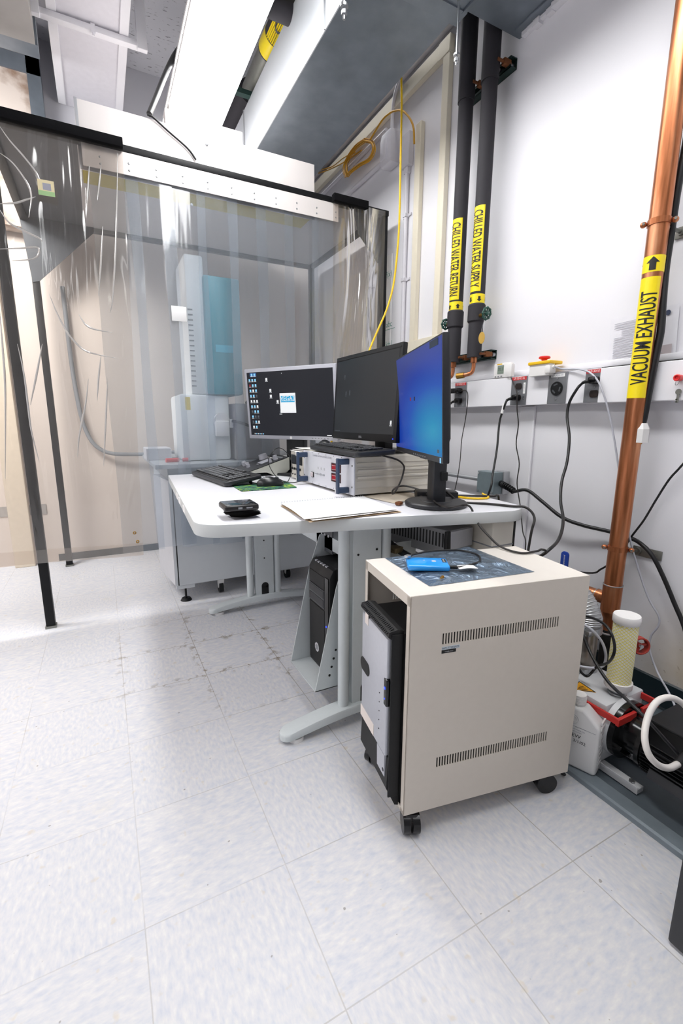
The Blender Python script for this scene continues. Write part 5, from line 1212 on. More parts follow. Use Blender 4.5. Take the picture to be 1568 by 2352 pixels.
# front: plastic surround, silver door above, black foot below
MB(Mw).prism([(.008, .15), (.032, .15), (.032, WZ1-.004), (.016, WZ1), (-.006, WZ1-.004), (-.008, WZ1-.016), (.008, WZ1-.03)], .0, WD, M=MX).obj('front_surround', blk2, ws, 0)
MB(Mw).prism([(.004, .148), (.032, .148), (.032, WZ0), (.02, WZ0+.004), (-.004, .125), (.0, .21), (.004, .21)], .0, WD, M=MX).obj('lower_front', blk2, ws, 0)
MB(Mw).box((-.006, .010, .208), (.010, WD-.004, WZ1-.026), bev=.005).obj('silver_door', silver_f, ws, 30)
MB(Mw).prism([(-.006, .21), (.004, .21), (.006, .15), (-.005, .15)], .012, .06, M=MX).obj('silver_skirt', silver_f, ws, 0)
MB(Mw).prism([(.154+(.016 if math.cos(a) > 0 else -.016)+.017*math.cos(a), .375+.019*math.sin(a)) for a in [k*math.pi/10 for k in range(20)]], -.0075, -.0055, M=Matrix(((0, 0, 1, 0), (1, 0, 0, 0), (0, 1, 0, 0), (0, 0, 0, 1)))).obj('handle_opening', blk2, ws, 0)
q = MB(Mw)
for k in range(22): y = .006+k*.0082; q.prism([(-.010, WZ1-.010), (.008, WZ1+.001), (.008, WZ1+.0025), (-.011, WZ1-.008)], y, y+.005, M=MX)
q.obj('top_grille', blk, ws, 0)
MB(Mw).box((-.0085, .004, .348), (.006, .022, .42), bev=.004).obj('light_window', blk_gl, ws, 30)
MB(Mw).cyl((-.0084, .012, .396), (-.0094, .012, .396), .0032, seg=10).cyl((-.0084, .012, .368), (-.0092, .012, .368), .0016, seg=10).obj('blue_light', led_blue, ws)
MB(Mw).box((-.0068, .135, .50), (-.0058, .158, .53)).obj('paper_label', mat('orange_white_label', 'eadfd8', .6), ws, 0)
MB(Mw).box((-.0068, .085, .212), (-.0058, WD-.004, .245)).obj('paper_label', mat('orange_white_label', 'eadfd8', .6), ws, 0)
q = MB(Mw)
for z in (.26, .285, .31, .335, .36): q.cyl((-.006, .05, z), (-.0072, .05, z), .0015, seg=8)
q.cyl((-.002, .02, .165), (-.006, .02, .165), .005, seg=12); q.obj('indicator_dot', ink_b, ws)
MB(Mw).box((.0, -.003, .10), (.03, .002, WZ1-.01), bev=.001).obj('side_edge', blk, ws, 20)

# on the cart
TZ = CZ1
bg = thing('antistatic_bag', (.82, .9, TZ), 'crumpled blue grey antistatic bag lying on the beige cart', 'bag')
BQ = [V3((.685, 1.052, 0)), V3((.657, .812, 0)), V3((.968, .774, 0)), V3((.985, 1.028, 0))]
rs = random.Random(8); WV = [(rs.uniform(4, 22), rs.uniform(4, 22), rs.uniform(0, 6)) for _ in range(8)]
def bagf(off):
    def f(u, v):
        p = BQ[1].lerp(BQ[2], u).lerp(BQ[0].lerp(BQ[3], u), v); e = min(1, 8*min(u, 1-u, v, 1-v))
        return p+V3((0, 0, TZ+.001+off+e*(.002+.010*(1-abs(math.sin(WV[0][0]*.5*u+WV[0][1]*.3*v+WV[0][2]+.8*math.sin(v*5))))**3*u+.0028*sum(abs(math.sin(a*u+b*v+c+math.sin(u*9))) for a, b, c in WV)/3)))
    return f
MB().grid(bagf(0), 70, 60, .0008).obj('film', bag_m, bg, 15)
dv = thing('external_drive', (.74, .915, TZ+.01), 'bright blue external drive lying on the antistatic bag', 'drive')
Pd = [V3((.660, .905, 0)), V3((.752, .850, 0)), V3((.800, .905, 0)), V3((.716, .968, 0))]
ud = (Pd[1]-Pd[0]).normalized(); Md = P3((Pd[0].x, Pd[0].y, TZ+.010), ud, V3((-ud.y, ud.x, 0)))
MB(Md).box((0, 0, 0), (.107, .075, .0155), bev=.006, seg=3).obj('case', blue_pl, dv, 40)
MB(Md).box((.0005, .0005, .005), (.1065, .0745, .0058)).obj('seam', blue_v, dv, 0)
MB(Md).box((.092, .03, .0153), (.102, .062, .0159)).obj('black_label', label_blk, dv, 0)
MB(Md @ T(.097, .046, .0161, math.pi/2)).add(text_mesh('EXT HDD', .006)).obj('lettering', white_lb, dv, 0)
MB(Md).cyl((.07, .04, .0152), (.07, .04, .0158), .006, seg=20).cyl((.045, .045, .0152), (.045, .045, .0158), .0025, seg=10).obj('logo_mark', lgrey, dv)
uc = thing('usb_cable', (.85, .93, TZ+.01), 'black USB cable with white tag curling over the antistatic bag', 'cable')
cpt = [Md @ V3((.110, .02, .006)), Md @ V3((.135, .018, .008)), (.835, .865, TZ+.014), (.88, .88, TZ+.013), (.915, .93, TZ+.013), (.90, .985, TZ+.013), (.84, 1.0, TZ+.016), (.775, .975, TZ+.028), Md @ V3((.02, .075, .022)), Md @ V3((.012, .066, .020))]
MB().tube(cpt, .0028, seg=8).obj('wire', cab_blk, uc)
MB(Md).box((.106, .014, .003), (.128, .026, .010), bev=.002).obj('drive_plug', blk, uc, 30)
MB(P3(Md @ V3((.006, .062, .0225)), ud, V3((-ud.y, ud.x, 0))) @ Matrix.Rotation(.9, 4, 'Z')).box((-.012, -.006, -.003), (.004, .006, .002), bev=.001).obj('usb_plug', steel, uc, 20)
MB(T(.80, .845, TZ+.018, -.3)).grid(lambda u, v: V3(((u-.5)*.05, (v-.5)*.028, .0012*math.sin(u*4))), 8, 4, .0008).obj('white_tag', white_lb, uc, 60)
MB(T(.698, .822, TZ+.012, .4)).cyl((0, 0, 0), (.008, 0, 0), .0025, seg=10).cyl((.008, 0, 0), (.011, 0, 0), .004, seg=10).obj('small_screw', brass, None, 30, 'tiny brass screw lying on the near edge of the antistatic bag', 'screw')

# ================================================================ pump corner
tr = thing('drip_tray', (1.42, .8, 0), 'dark grey steel tray on the floor under the black pump', 'tray')
MB().box((1.20, .36, .001), (1.703, 1.25, .006)).obj('tray_floor', tray_m, tr, 0)
MB().prism([(1.138, 0), (1.138, .014), (1.144, .018), (1.185, .018), (1.20, .006), (1.20, 0)], .36, 1.25, M=MX).obj('rim', tray_lip, tr, 0)
MB().box((1.138, .355, 0), (1.703, .362, .02)).box((1.138, 1.25, 0), (1.703, 1.256, .02)).obj('rim', tray_lip, tr, 0)
# bottle
bt = thing('oil_bottle', (1.19, .72, .018), 'white plastic oil bottle with handwritten date standing on the tray edge', 'bottle')
ub = V3((-.024, .069, 0)).normalized(); wb_ = V3((-ub.y, ub.x, 0))     # ub: along the broad face away from camera; -wb_: towards +X
Mb = P3((1.172, .672, .0185), ub, V3((0, 0, 1)))      # x along the broad face, y up, z = ub x up
zx = ub.cross(V3((0, 0, 1)))
prof = rounded([(0, 0), (.125, 0), (.125, .160), (.09, .192), (.048, .192), (0, .153)], [.010, .010, .02, .008, .008, .022], 6)
sgn = 1 if zx.x > 0 else -1
MB(Mb).prism(prof, 0, .056*sgn, bev=.009).obj('bottle_body', bottle_m, bt, 60)
MB(Mb).cyl((.070, .188, .028*sgn), (.070, .204, .028*sgn), .017, seg=28).obj('neck', bottle_m, bt)
cpq = MB(Mb); cpq.cyl((.070, .199, .028*sgn), (.070, .225, .028*sgn), .0195, .0185, seg=30)
cpq.obj('cap', white_pl, bt, 40)
q = MB(Mb)
for k in range(5): q.torus((.070, .202+k*.004, .028*sgn), .0194, .0006, (0, 1, 0), 30, 5)
q.obj('cap_ridge', white_pl, bt)
Mbt = Mb @ Matrix(((-1, 0, 0, 0), (0, 1, 0, 0), (0, 0, 1, -.0012*sgn), (0, 0, 0, 1)))
def bt_text(s, x, y, h, m): MB(Mbt @ Matrix.Translation((-x, y, 0))).add(text_mesh(s, h)).obj('lettering', m, bt, 0)
bt_text('NEW', .066, .106, .016, ink_b); bt_text('3/1/02', .05, .090, .0135, ink_b)
bt_text('VACUUM PUMP OIL', .062, .126, .0055, ink); bt_text('KEEP CLOSED', .06, .119, .0045, ink)
q = MB(Mb); q.box((.01, .1345, -.0006*sgn), (.115, .1351, 0)); q.obj('printed_line', ink, bt, 0)
q = MB(Mb); q.torus((.072, .158, -.0005*sgn), .014, .001, (0, 0, 1), 24, 6); q.torus((.072, .158, -.0005*sgn), .009, .0008, (0, 0, 1), 20, 6); q.obj('embossed_ring', bottle_m, bt)
q = MB(Mb)
for k in range(9): q.box((-.0012, .025+k*.017, .012*sgn), (.003, .034+k*.017, .044*sgn) if sgn > 0 else (.003, .034+k*.017, .044*sgn), bev=0)
q.obj('grip_ridge', bottle_m, bt, 0)
# pump
pm = thing('vacuum_pump', (1.33, .6, .006), 'grey vacuum pump with black finned motor and red handle on the tray', 'pump')
PXc, PZc = 1.30, .135
MB().box((1.225, .695, .03), (1.41, .96, .155), bev=.008).box((1.235, .70, .155), (1.42, .98, .212), bev=.006).box((1.23, .69, .06), (1.25, .72, .19), bev=.004).obj('pump_body', pump_g, pm, 30)
MB().box((1.228, .585, .010), (1.258, .80, .026), bev=.002).box((1.228, .585, .010), (1.231, .80, .032), bev=.001).box((1.35, .585, .010), (1.385, .80, .026), bev=.002).box((1.228, .74, .008), (1.385, .78, .035)).obj('foot_bracket', pump_g, pm, 20)
MB().cyl((1.243, .61, .026), (1.243, .61, .032), .008, seg=6).obj('bolt', steel, pm, 20)
MB().cyl((PXc, .695, PZc), (PXc, .678, PZc), .088, seg=44).obj('bell_ring', pump_g, pm)
MB().cyl((PXc, .678, PZc), (PXc, .662, PZc), .086, seg=44).cyl((PXc, .662, PZc), (PXc, .60, PZc), .055, seg=36).cyl((PXc, .61, PZc), (PXc, .598, PZc), .074, seg=40).obj('motor_flange', blk_gl, pm, 40)
q = MB()
for k in range(6): a = k*math.pi/3+.4; q.cyl((PXc+.07*math.cos(a), .662, PZc+.07*math.sin(a)), (PXc+.07*math.cos(a), .648, PZc+.07*math.sin(a)), .007, seg=6)
q.obj('flange_bolt', blk_gl, pm, 20)
q = MB(); q.cyl((PXc, .60, PZc), (PXc, .36, PZc), .066, seg=44)
for k in range(46):
    a = 2*math.pi*k/46
    if abs(((a-math.pi/2+math.pi) % (2*math.pi))-math.pi) < .75: continue
    c = V3((PXc+.071*math.cos(a), .48, PZc+.071*math.sin(a)))
    q.box((-.0012, -.112, -.007), (.0012, .112, .007), M=T(c.x, c.y, c.z, 0, 0, -a+math.pi/2))
q.obj('motor_fins', motor_b, pm, 30)
MB().cyl((PXc, .37, PZc), (PXc, .30, PZc), .080, seg=44).obj('fan_cowl', motor_b, pm, 40)
MB().box((PXc-.066, .36, PZc+.03), (PXc+.075, .585, PZc+.105), bev=.006).obj('terminal_box', motor_b, pm, 30)
MB().box((PXc-.068, .355, PZc+.105), (PXc+.078, .588, PZc+.112), bev=.003).obj('box_lid', blk, pm, 30)
o = MB().box((PXc-.005, .40, PZc+.1122), (PXc+.055, .53, PZc+.1128)).obj('rating_plate', mgrey, pm, 0)
q = MB()
for k in range(8): q.box((PXc+.0+k*.0065, .405, PZc+.1128), (PXc+.0035+k*.0065, .525-.01*(k % 3), PZc+.1132))
q.obj('print_lines', lgrey, o, 0)
MB(T(PXc-.071, .52, PZc-.03, 0, 0, .35)).box((-.004, -.055, -.02), (.0, .045, .035)).obj('name_plate', char, pm, 0)
MB().box((PXc-.07, .30, PZc-.085), (PXc+.02, .37, PZc-.02), bev=.004).obj('cowl_shroud', char, pm, 30)
# red handle: bar with turned-back end
hx = 1.215
q = MB(); q.box((hx, .655, .185), (hx+.008, .80, .205), bev=.002); q.box((hx, .650, .182), (hx+.085, .660, .204), bev=.002); q.box((1.405, .65, .186), (1.413, .80, .206), bev=.002); q.box((1.33, .65, .184), (1.413, .66, .204), bev=.002)
q.obj('lifting_handle', red_m, pm, 20)
MB().cyl((hx-.002, .79, .195), (hx+.004, .79, .195), .005, seg=12).obj('handle_screw', brass, pm)
WT = (max(1.25, onz(1336, 1584, .2126).x), onz(1336, 1584, .2126).y)
q = MB(P3((*WT, .2126), (.75, -.66, 0), (.66, .75, 0))); q.prism([(-.035, -.01), (.035, -.01), (0, .045)], 0, .0006); o = q.obj('warning_triangle', mat('amber_warning', 'd7991c', .45), pm, 0)
q = MB(P3((*WT, .2133), (.75, -.66, 0), (.66, .75, 0)))
for a, b in (((-.033, -.008), (.033, -.008)), ((.033, -.008), (0, .043)), ((0, .043), (-.033, -.008))): q.cyl((*a, 0), (*b, 0), .0015, seg=6)
for k in range(3): q.box((-.014+.004*k, -.002+k*.008, -.0004), (.014-.004*k, .001+k*.008, .0004))
q.obj('triangle_border', label_blk, o)
# mist filter
FX, FY = 1.325, .727
mf = thing('oil_mist_filter', (FX, FY, .21), 'yellow mesh oil mist filter with white end caps standing on the pump', 'filter')
zf = lambda py, px=1425: (lambda d: CAM_H+d.z*(FX/d.x))(ray(px, py))
z0f, z1f = .232, .468
MB().lathe([(0, z0f), (.033, z0f), (.038, z0f+.006), (.038, z0f+.024), (.034, z0f+.025)], (FX, FY, 0), 40).obj('lower_cap', white_pl, mf, 40)
MB().cyl((FX, FY, z0f+.02), (FX, FY, z1f-.02), .0332, seg=44).obj('mesh_sleeve', filt_m, mf)
MB().lathe([(0, z1f-.025), (.035, z1f-.025), (.0368, z1f-.022), (.0368, z1f-.004), (.035, z1f), (0, z1f)], (FX, FY, 0), 44).obj('upper_cap', white_pl, mf, 40)
MB().cyl((FX, FY, .195), (FX, FY, z0f), .020, seg=28).torus((FX, FY, .216), .022, .004, seg=28).torus((FX, FY, .226), .022, .004, seg=28).obj('flange_clamp', steel, mf)
# inlet elbow, clamp rings and clear hose
ie = thing('inlet_elbow', (1.38, .9, .21), 'polished steel vacuum elbow with clamp rings behind the yellow filter', 'pipe fitting')
EX, EYY = 1.375, .865
MB().cyl((EX, EYY, .212), (EX, EYY, .36), .026, seg=30).cyl((EX, EYY, .30), (EX-.03, EYY+.09, .30), .020, seg=28).obj('tube', mat('satin_steel_tube', '9a938c', .3, .9, var=.08), ie)
for z in (.222, .355): MB().cyl((EX, EYY, z-.011), (EX, EYY, z+.011), .036, seg=36).box((EX-.05, EYY-.03, z-.009), (EX-.03, EYY-.005, z+.009), bev=.003).obj('clamp_ring', steel, ie, 30)
MB().box((EX-.07, EYY-.005, .335), (EX-.02, EYY+.06, .375), bev=.006).obj('clamp_block', alu_bare, ie, 30)
chs = thing('clear_hose', (1.42, 1.0, .4), 'ribbed clear vacuum hose arching behind the beige cart to the pump', 'hose')
hp = [(EX, EYY, .362), (EX+.003, EYY+.01, .41), (EX+.002, EYY+.05, .46), (EX-.01, EYY+.12, .485), (EX-.03, EYY+.24, .45), (EX-.04, EYY+.36, .35)]
MB().tube(hp, .030, seg=24, n=10).obj('hose_wall', hose_clear, chs)
q = MB(); sp = smooth_path(hp, 14)
for i in range(2, len(sp)-2, 2): q.torus(sp[i], .0305, .0016, sp[i+1]-sp[i-1], 24, 6)
q.obj('hose_rib', alu_bare, chs)
bx = thing('labelled_unit', (1.40, 1.06, .23), 'grey unit with white and blue label behind the steel elbow', 'unit')
MB().box((1.33, 1.0, .0065), (1.48, 1.16, .43), bev=.005).obj('unit_body', pump_g, bx, 30)
MB().box((1.329, 1.01, .36), (1.3302, 1.10, .41)).box((1.34, .999, .36), (1.44, 1.0002, .41)).obj('white_label', white_lb, bx, 0)
MB().box((1.3285, 1.01, .36), (1.3292, 1.10, .375)).box((1.34, .9985, .36), (1.40, .9992, .376)).obj('blue_band', blue_pl, bx, 0)
# red wheel and the blue valve handle
rv = thing('red_valve_wheel', (1.60, .83, .25), 'red valve hand wheel behind the yellow filter near the copper pipe', 'valve')
c = onx(1468, 1482, 1.585); ax = V3((-.45, -.75, .1)).normalized(); Q = P3(c, ax.orthogonal(), ax.cross(ax.orthogonal()))
MB().cyl(c-ax*.010, c+ax*.010, .030, seg=36, caps=False).cyl(c-ax*.010, c+ax*.010, .024, seg=36, caps=False).torus(c+ax*.01, .027, .0035, ax, 30, 8).torus(c-ax*.01, .027, .0035, ax, 30, 8).obj('wheel_rim', mat('dull_red_enamel', 'a5372b', .45), rv)
q = MB()
for k in range(3): q.cyl(c, c+(Q.to_3x3() @ V3((math.cos(k*2.09+.5), math.sin(k*2.09+.5), 0)))*.027, .005, seg=10)
q.sph(c, .009); q.obj('wheel_spoke', MATS['dull_red_enamel'], rv)
MB().cyl(c, c+ax*.016, .006, seg=10).obj('nut', steel, rv)
MB().cyl(c, (CX, CY, c.z-.01), .009, seg=12).obj('valve_stem', rust, rv)
bh = thing('ball_valve', (1.60, 1.15, .35), 'dark blue ball valve handle sticking up behind the beige cart', 'valve')
p = onx(1296, 1290, 1.60)
MB(P3((1.60, p.y, p.z-.02), (0, -1, 0), (0, 0, 1))).prism(rounded([(-.016, -.06), (.016, -.06), (.017, .062), (-.017, .062)], [.004, .004, .014, .014]), -.004, .004, bev=.002).obj('handle', blue_v, bh, 40)
MB(P3((1.5955, p.y, p.z+.005), (0, 0, 1), (0, 1, 0)) @ Matrix.Identity(4)).add(text_mesh('Hammond', .011)).obj('lettering', white_lb, bh, 0)
MB().cyl((1.60, p.y, p.z-.11), (1.60, p.y, p.z-.06), .012, seg=14).cyl((1.62, p.y-.12, p.z-.12), (1.62, p.y+.05, p.z-.12), .02, seg=18).obj('valve_body', brass, bh)
MB().cyl((1.62, p.y-.10, .006), (1.62, p.y-.10, p.z-.12), .017, seg=18).obj('riser_pipe', copper, bh)
# dark box by the camera
db = thing('black_case', (1.02, .1, 0), 'black case on the floor cut off by the lower right corner', 'case')
MB().box((.917, -.22, .004), (1.125, .345, .46), bev=.006).obj('case_body', char, db, 30)
MB().box((.93, -.2, 0), (1.11, .33, .005)).obj('case_feet', blk, db, 0)

# ================================================================ cables on the wall and floor
def wire(pts, r, m, label, name='power_cable', seg=8, pre=(), post=()):
    P = [V3(p) for p in pre]+[onx(px, py, X) for px, py, X in pts]+[V3(p) for p in post]
    return MB().tube(P, r, seg=seg, n=6).obj(name, m, None, 50, label, 'cable')
wire([(1325, 893, 1.62), (1307, 925, 1.62), (1302, 958, 1.61), (1307, 1005, 1.58), (1302, 1060, 1.54), (1290, 1105, 1.5), (1287, 1150, 1.45), (1293, 1195, 1.38), (1283, 1238, 1.28), (1252, 1270, 1.18)], .0052, cab_blk, 'black power cable from the copper pipe outlet curving down behind the cart', pre=[e4], post=[(1.16, 1.02, .5), (1.15, 1.0, .2), (1.12, .9, .02)])
wire([(1290, 847, 1.655), (1335, 849, 1.645), (1362, 862, 1.635), (1382, 895, 1.635), (1402, 965, 1.65), (1418, 1060, 1.66), (1432, 1160, 1.67), (1447, 1240, 1.66), (1462, 1295, 1.67), (1487, 1370, 1.68), (1512, 1415, 1.69), (1511, 1438, 1.69), (1494, 1462, 1.69), (1492, 1495, 1.69), (1510, 1545, 1.68), (1540, 1600, 1.60)], .0034, cab_gry, 'grey cable from the emergency stop running down past the copper pipe', pre=[(1.64, 1.306, 1.24)], post=[(1.47, .60, .12)])
wire([(1210, 1126, 1.645), (1245, 1152, 1.65), (1290, 1188, 1.66), (1340, 1207, 1.68), (1400, 1221, 1.69), (1448, 1236, 1.685), (1475, 1252, 1.67), (1500, 1280, 1.67), (1525, 1330, 1.68), (1550, 1390, 1.69), (1568, 1432, 1.69), (1600, 1520, 1.69)], .0075, cab_blk, 'thick black cable from the junction box running behind the copper pipe', pre=[(1.64, 1.46, .71)], seg=12, post=[(1.69, .55, .10), (1.66, .45, .02)])
wire([(1173, 866, 1.665), (1180, 885, 1.64), (1187, 905, 1.63), (1187, 940, 1.63), (1190, 975, 1.63), (1185, 1020, 1.63), (1192, 1065, 1.62), (1187, 1110, 1.61), (1194, 1160, 1.60), (1200, 1220, 1.58), (1206, 1262, 1.56)], .0024, cab_brn, 'thin dark cable hanging from the digital thermometer to the floor', post=[(1.54, 1.32, .2), (1.52, 1.3, .01)])
wire([(1163, 920, 1.60), (1152, 950, 1.59), (1146, 975, 1.58), (1141, 1030, 1.55), (1131, 1090, 1.50), (1124, 1128, 1.46)], .0046, cab_blk, 'black power cable hanging from the outlet under the digital thermometer', pre=[e2], post=[(1.44, 1.5, .5), (1.42, 1.5, .1)])
a_, b_ = onx(1158, 926, 1.597), onx(1152, 950, 1.589)
MB().cyl(a_, b_, .0062, seg=14).obj('cable_sleeve', white_lb, None, 35, 'white paper sleeve round the power cable below the thermometer outlet', 'cable label')
wire([(1071, 898, 1.63), (1074, 915, 1.62), (1069, 960, 1.62), (1060, 1010, 1.6), (1056, 1060, 1.58), (1046, 1118, 1.55)], .0022, cab_brn, 'thin cable hanging from the small black plug adapter', pre=[M1_ @ V3((.03, .02, .028))], post=[(1.5, 1.75, .5), (1.5, 1.75, .1)])
MB().tube([e1, e1+V3((-.01, .03, -.012)), e1+V3((.0, .07, -.06)), e1+V3((.01, .1, -.3)), (1.66, 2.0, .5)], .0045, seg=8).obj('power_cable', cab_blk, None, 50, 'black power cable from the outlet hidden behind the blue monitor', 'cable')
wire([(1590, 1040, 1.69), (1560, 1075, 1.69), (1535, 1103, 1.69), (1505, 1150, 1.69), (1478, 1195, 1.685), (1450, 1232, 1.68), (1430, 1262, 1.69), (1408, 1288, 1.69), (1380, 1307, 1.69), (1350, 1316, 1.68)], .0036, cab_blk, 'thin black cable slanting down the wall behind the copper pipe', pre=[(1.664, .70, 1.10), (1.68, .72, 1.06)], post=[(1.66, 1.3, .4)])
ck = thing('thick_cable', (1.66, .95, 1.0), 'thick black cable with white connector running down beside the copper pipe', 'cable')
MB().tube([(1.68, .90, 3.3), (1.675, .89, 2.7)]+[onx(px, py, X) for px, py, X in ((1600, 180, 1.66), (1575, 330, 1.66), (1556, 430, 1.66), (1541, 530, 1.665), (1528, 620, 1.66), (1521, 700, 1.65), (1517, 760, 1.645), (1506, 815, 1.64), (1493, 880, 1.635), (1480, 950, 1.63), (1473, 980, 1.63))], .0115, seg=14).obj('sheath', cab_blk, ck)
p0, p1 = onx(1473, 972, 1.63), onx(1467, 1016, 1.63)
MB().cyl(p0, p0.lerp(p1, .3), .018, .028, seg=8).cyl(p0.lerp(p1, .3), p1, .028, seg=8).obj('white_connector', white_pl, ck, 20)
MB().cyl(p1, onx(1465, 1024, 1.63), .011, .006, seg=12).obj('cable_end', brass, ck)
# monitor cables over the desk to the cart
MB().tube([(1.0, 1.30, .95), (1.03, 1.27, .82), (1.06, 1.24, .78), (1.10, 1.21, DZ+.006), (1.16, 1.14, DZ+.005), (1.20, 1.07, DZ+.005), (1.225, 1.035, DZ+.004), (1.232, 1.005, .715), (1.21, .995, .66), (1.20, 1.0, .5), (1.2, 1.02, .2)], .0042, seg=8).obj('monitor_cable', cab_brn, None, 50, 'dark cable from the blue monitor over the desk edge behind the cart', 'cable')
pz = lambda px, py, z: tuple(onz(px, py, z)); py_ = lambda px, py, Y: tuple(ony(px, py, Y))
MB().tube([(.90, 1.42, .90), py_(912, 1056, 1.40), py_(927, 1070, 1.40), py_(926, 1085, 1.40), py_(920, 1105, 1.39), py_(908, 1128, 1.38), py_(901, 1134, 1.37), py_(904, 1124, 1.36), py_(925, 1116, 1.34), pz(960, 1124, DZ+.014), pz(985, 1139, DZ+.024), pz(1003, 1156, DZ+.021), pz(1030, 1166, DZ+.02), pz(1060, 1161, DZ+.018), pz(1078, 1163, DZ+.02), pz(1090, 1185, .722), pz(1100, 1206, .70), pz(1120, 1229, .675), pz(1150, 1256, .648), pz(1195, 1270, .645), pz(1232, 1266, .645), pz(1244, 1262, .648), pz(1250, 1272, .63), (1.155, .99, .55), (1.15, 1.0, .3)], .0034, seg=8).obj('keyboard_cable', cab_brn, None, 50, 'dark cable winding from the upper keyboard across the round base to the cart', 'cable')
MB().tube([(1.18, 1.34, DZ+.004), (1.24, 1.28, DZ+.006), (1.30, 1.25, DZ+.005), (1.335, 1.27, DZ+.003), (1.36, 1.28, .70), (1.37, 1.28, .4)], .004, seg=8).obj('device_cable', cab_brn, None, 50, 'dark cable leading from the flat black box off the desk back edge', 'cable')
MB().tube([(1.098, .735, .03), (1.115, .725, .012), (1.12, .745, .004), (1.11, .80, .03), (1.10, .85, .08)], .0035, seg=8).obj('cart_cable', cab_blk, None, 50, 'black cable loop hanging beside the rear castor of the cart', 'cable')
# cables at the pump
def atd(px, py, d): return CP+ray(px, py)*d
MB().tube([atd(1335, 1450, 1.36), atd(1352, 1492, 1.33), atd(1372, 1530, 1.28), atd(1400, 1570, 1.23), atd(1440, 1608, 1.2), atd(1478, 1645, 1.16), atd(1510, 1680, 1.14), atd(1568, 1745, 1.12)], .0044, seg=10).obj('pump_cable', cab_blk, None, 50, 'black cable running from the cart over the yellow filter to the motor', 'cable')
MB().tube([atd(1340, 1414, 1.45), atd(1362, 1420, 1.40), atd(1385, 1432, 1.33), atd(1402, 1452, 1.29), atd(1411, 1482, 1.28), atd(1408, 1505, 1.29), atd(1395, 1523, 1.34), atd(1372, 1530, 1.40), atd(1358, 1545, 1.42), atd(1348, 1553, 1.42), atd(1338, 1548, 1.44), atd(1328, 1535, 1.45)], .0040, seg=10).obj('pump_cable', cab_blk, None, 50, 'black cable looping round the left side of the yellow filter', 'cable')
MB().tube([atd(1338, 1433, 1.42), atd(1360, 1448, 1.40), atd(1382, 1475, 1.39), atd(1391, 1505, 1.39), atd(1386, 1528, 1.40), atd(1368, 1534, 1.41), atd(1345, 1533, 1.42), atd(1330, 1530, 1.43)], .0042, seg=10).obj('pump_cable', cab_gry, None, 50, 'grey cable looping in front of the steel elbow behind the filter', 'cable')
wh = thing('white_hose', (1.22, .5, .2), 'white hose looping over the black pump motor', 'hose')
hz = [atd(1590, 1640, 1.12), atd(1562, 1612, 1.11), atd(1535, 1602, 1.10), atd(1508, 1612, 1.09), atd(1488, 1645, 1.08), atd(1480, 1690, 1.06), atd(1488, 1730, 1.05), atd(1510, 1756, 1.05), atd(1535, 1764, 1.06), atd(1556, 1755, 1.08)]
MB().tube(hz, .0075, seg=14, n=8).obj('hose_wall', cab_wht, wh)
MB().tube([hz[-1], atd(1568, 1740, 1.1), atd(1585, 1722, 1.12)], .010, seg=14).obj('hose_end', blk, wh)

# ================================================================ microscope behind the curtain
sm = thing('electron_microscope', (.75, 3.0, 0), 'white electron microscope with cyan cover standing behind the clear curtain strips', 'microscope')
MB().box((.296, 2.61, .095), (1.25, 3.4, .70), bev=.006).obj('cabinet', cab_grey, sm, 30)
MB().prism([(.255, 2.98), (.296, 2.612), (.30, 2.612), (.30, 2.98)], .10, .70).obj('corner_panel', lgrey, sm, 0)
MB().box((.318, 2.606, .10), (1.24, 2.612, .695), bev=.002).obj('front_door', cab_grey, sm, 20)
MB().box((.312, 2.607, .10), (.317, 2.611, .695)).box((.475, 2.6055, .50), (.477, 2.6062, .695)).obj('door_gap', blk2, sm, 0)
MB().box((.235, 2.60, .765), (1.30, 3.42, .79), bev=.004).box((.30, 2.64, .70), (1.24, 3.38, .765)).obj('table_top', mat('grey_table_top', 'a9adb0', .5, var=.04), sm, 20)
for x, y in ((.352, 2.63),): 
    MB().cyl((x, y, 0), (x, y, .014), .032, .024, seg=28).cyl((x, y, .012), (x, y, .08), .006, seg=12).obj('levelling_foot', blk, sm)
    MB().box((x-.05, 2.613, .075), (x+.05, 2.64, .096), bev=.002).obj('foot_bracket', cab_grey, sm, 20)
for x, y in ((.56, 2.66), (1.01, 2.72)):
    o = MB().cyl((x-.012, y+.01, .035), (x+.012, y+.01, .035), .035, seg=28).obj('castor', blk, sm, 40)
    MB(T(x, y, 0, math.pi/2)).prism([(-.025, .09), (.03, .09), (.012, .035), (.0, .03)], -.016, .016, M=MX).obj('castor_fork', white_pl, o, 20)
MB().box((.40, 2.74, .79), (.68, 3.1, 1.168), bev=.02).obj('chamber_cover', sem_w, sm, 40)
MB().box((.43, 2.737, 1.08), (.458, 2.741, 1.15)).obj('yellow_sticker', mat('pale_yellow_sticker', 'ecd77a', .6), sm, 0)
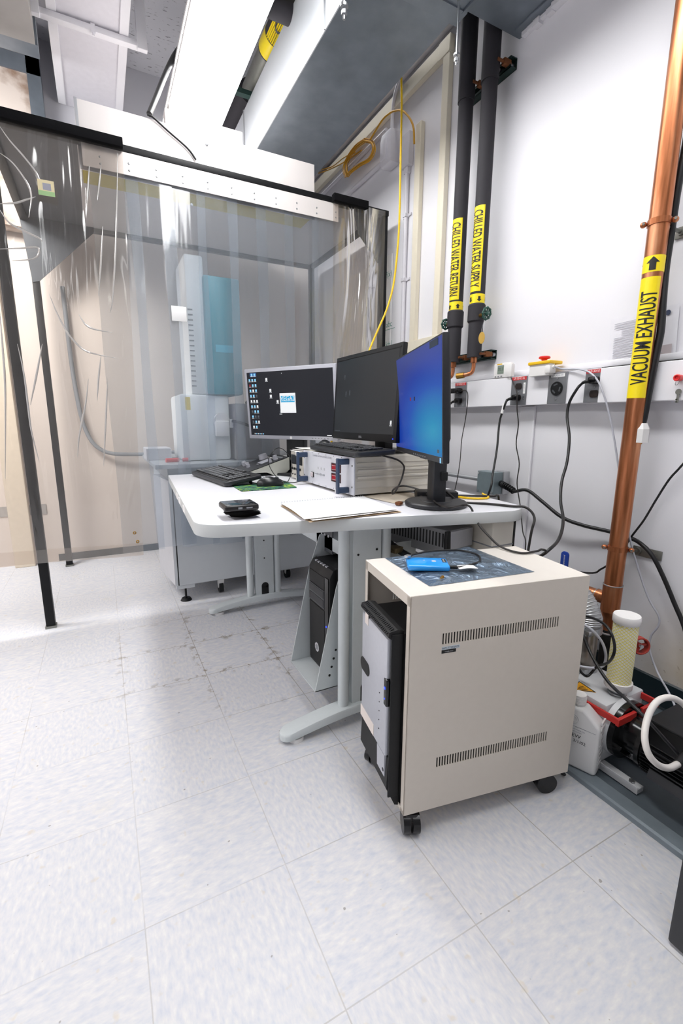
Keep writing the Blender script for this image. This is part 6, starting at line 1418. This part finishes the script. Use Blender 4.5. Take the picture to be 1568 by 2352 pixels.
MB().box((.47, 2.75, 1.168), (.57, 3.05, 1.90), bev=.012).obj('column_cover', sem_w, sm, 40)
q = MB()
for k in range(16): q.box((.475, 2.747, 1.21+k*.027), (.50, 2.751, 1.216+k*.027))
q.obj('vent_slot', mgrey, sm, 0)
MB().box((.56, 2.72, 1.168), (.76, 3.05, 1.80), bev=.012).obj('cyan_cover', cyan_m, sm, 40)
MB().box((.61, 2.717, 1.40), (.71, 2.721, 1.44)).obj('cyan_window', mat('light_cyan', '2fb0cc', .4), sm, 0)
MB().box((.70, 2.72, .79), (.98, 3.1, 1.12), bev=.01).obj('stage_box', mat('grey_stage_box', 'a7a3a4', .45, var=.05), sm, 30)
q = MB(); q.cyl((.625, 2.71, 1.02), (.625, 2.735, 1.02), .045, seg=30); q.box((.585, 2.70, .93), (.665, 2.735, 1.02), bev=.008); q.box((.66, 2.71, .98), (.69, 2.735, 1.03), bev=.004); q.obj('white_detector', white_pl, sm, 30)
MB().tube([(.68, 2.70, 1.02), (.76, 2.70, 1.0), (.86, 2.72, .95), (.95, 2.78, .90)], .008, seg=10).obj('signal_cable', cab_blk, sm)
MB().cyl((.80, 2.74, 1.14), (.84, 2.70, 1.05), .03, .024, seg=20).obj('electron_detector', steel_d, sm)
MB().cyl((.30, 2.68, .805), (.37, 2.69, .805), .012, seg=14).cyl((.39, 2.69, .805), (.42, 2.69, .805), .011, seg=14).obj('red_tool', red_pl, sm)
MB().box((.22, 2.9, .79), (.36, 3.1, .86), bev=.004).obj('grey_box', lgrey, sm, 20)
MB().tube([(-.15, 3.80, 1.9), (-.14, 3.80, 1.3), (-.1, 3.79, .95), (.0, 3.78, .80), (.2, 3.77, .77), (.5, 3.76, .78)], .014, seg=10).obj('grey_hose', mat('grey_hose', '8f9499', .5), None, 50, 'grey hose hanging along the beige back wall behind the curtain', 'hose')
MB().box((-.62, 3.76, .0), (-.5, 3.82, 2.1), bev=.004).obj('tan_post', paper_t, None, 20, 'tan vertical panel strip against the back wall behind the curtain', 'panel')
bpy.context.view_layer.update()
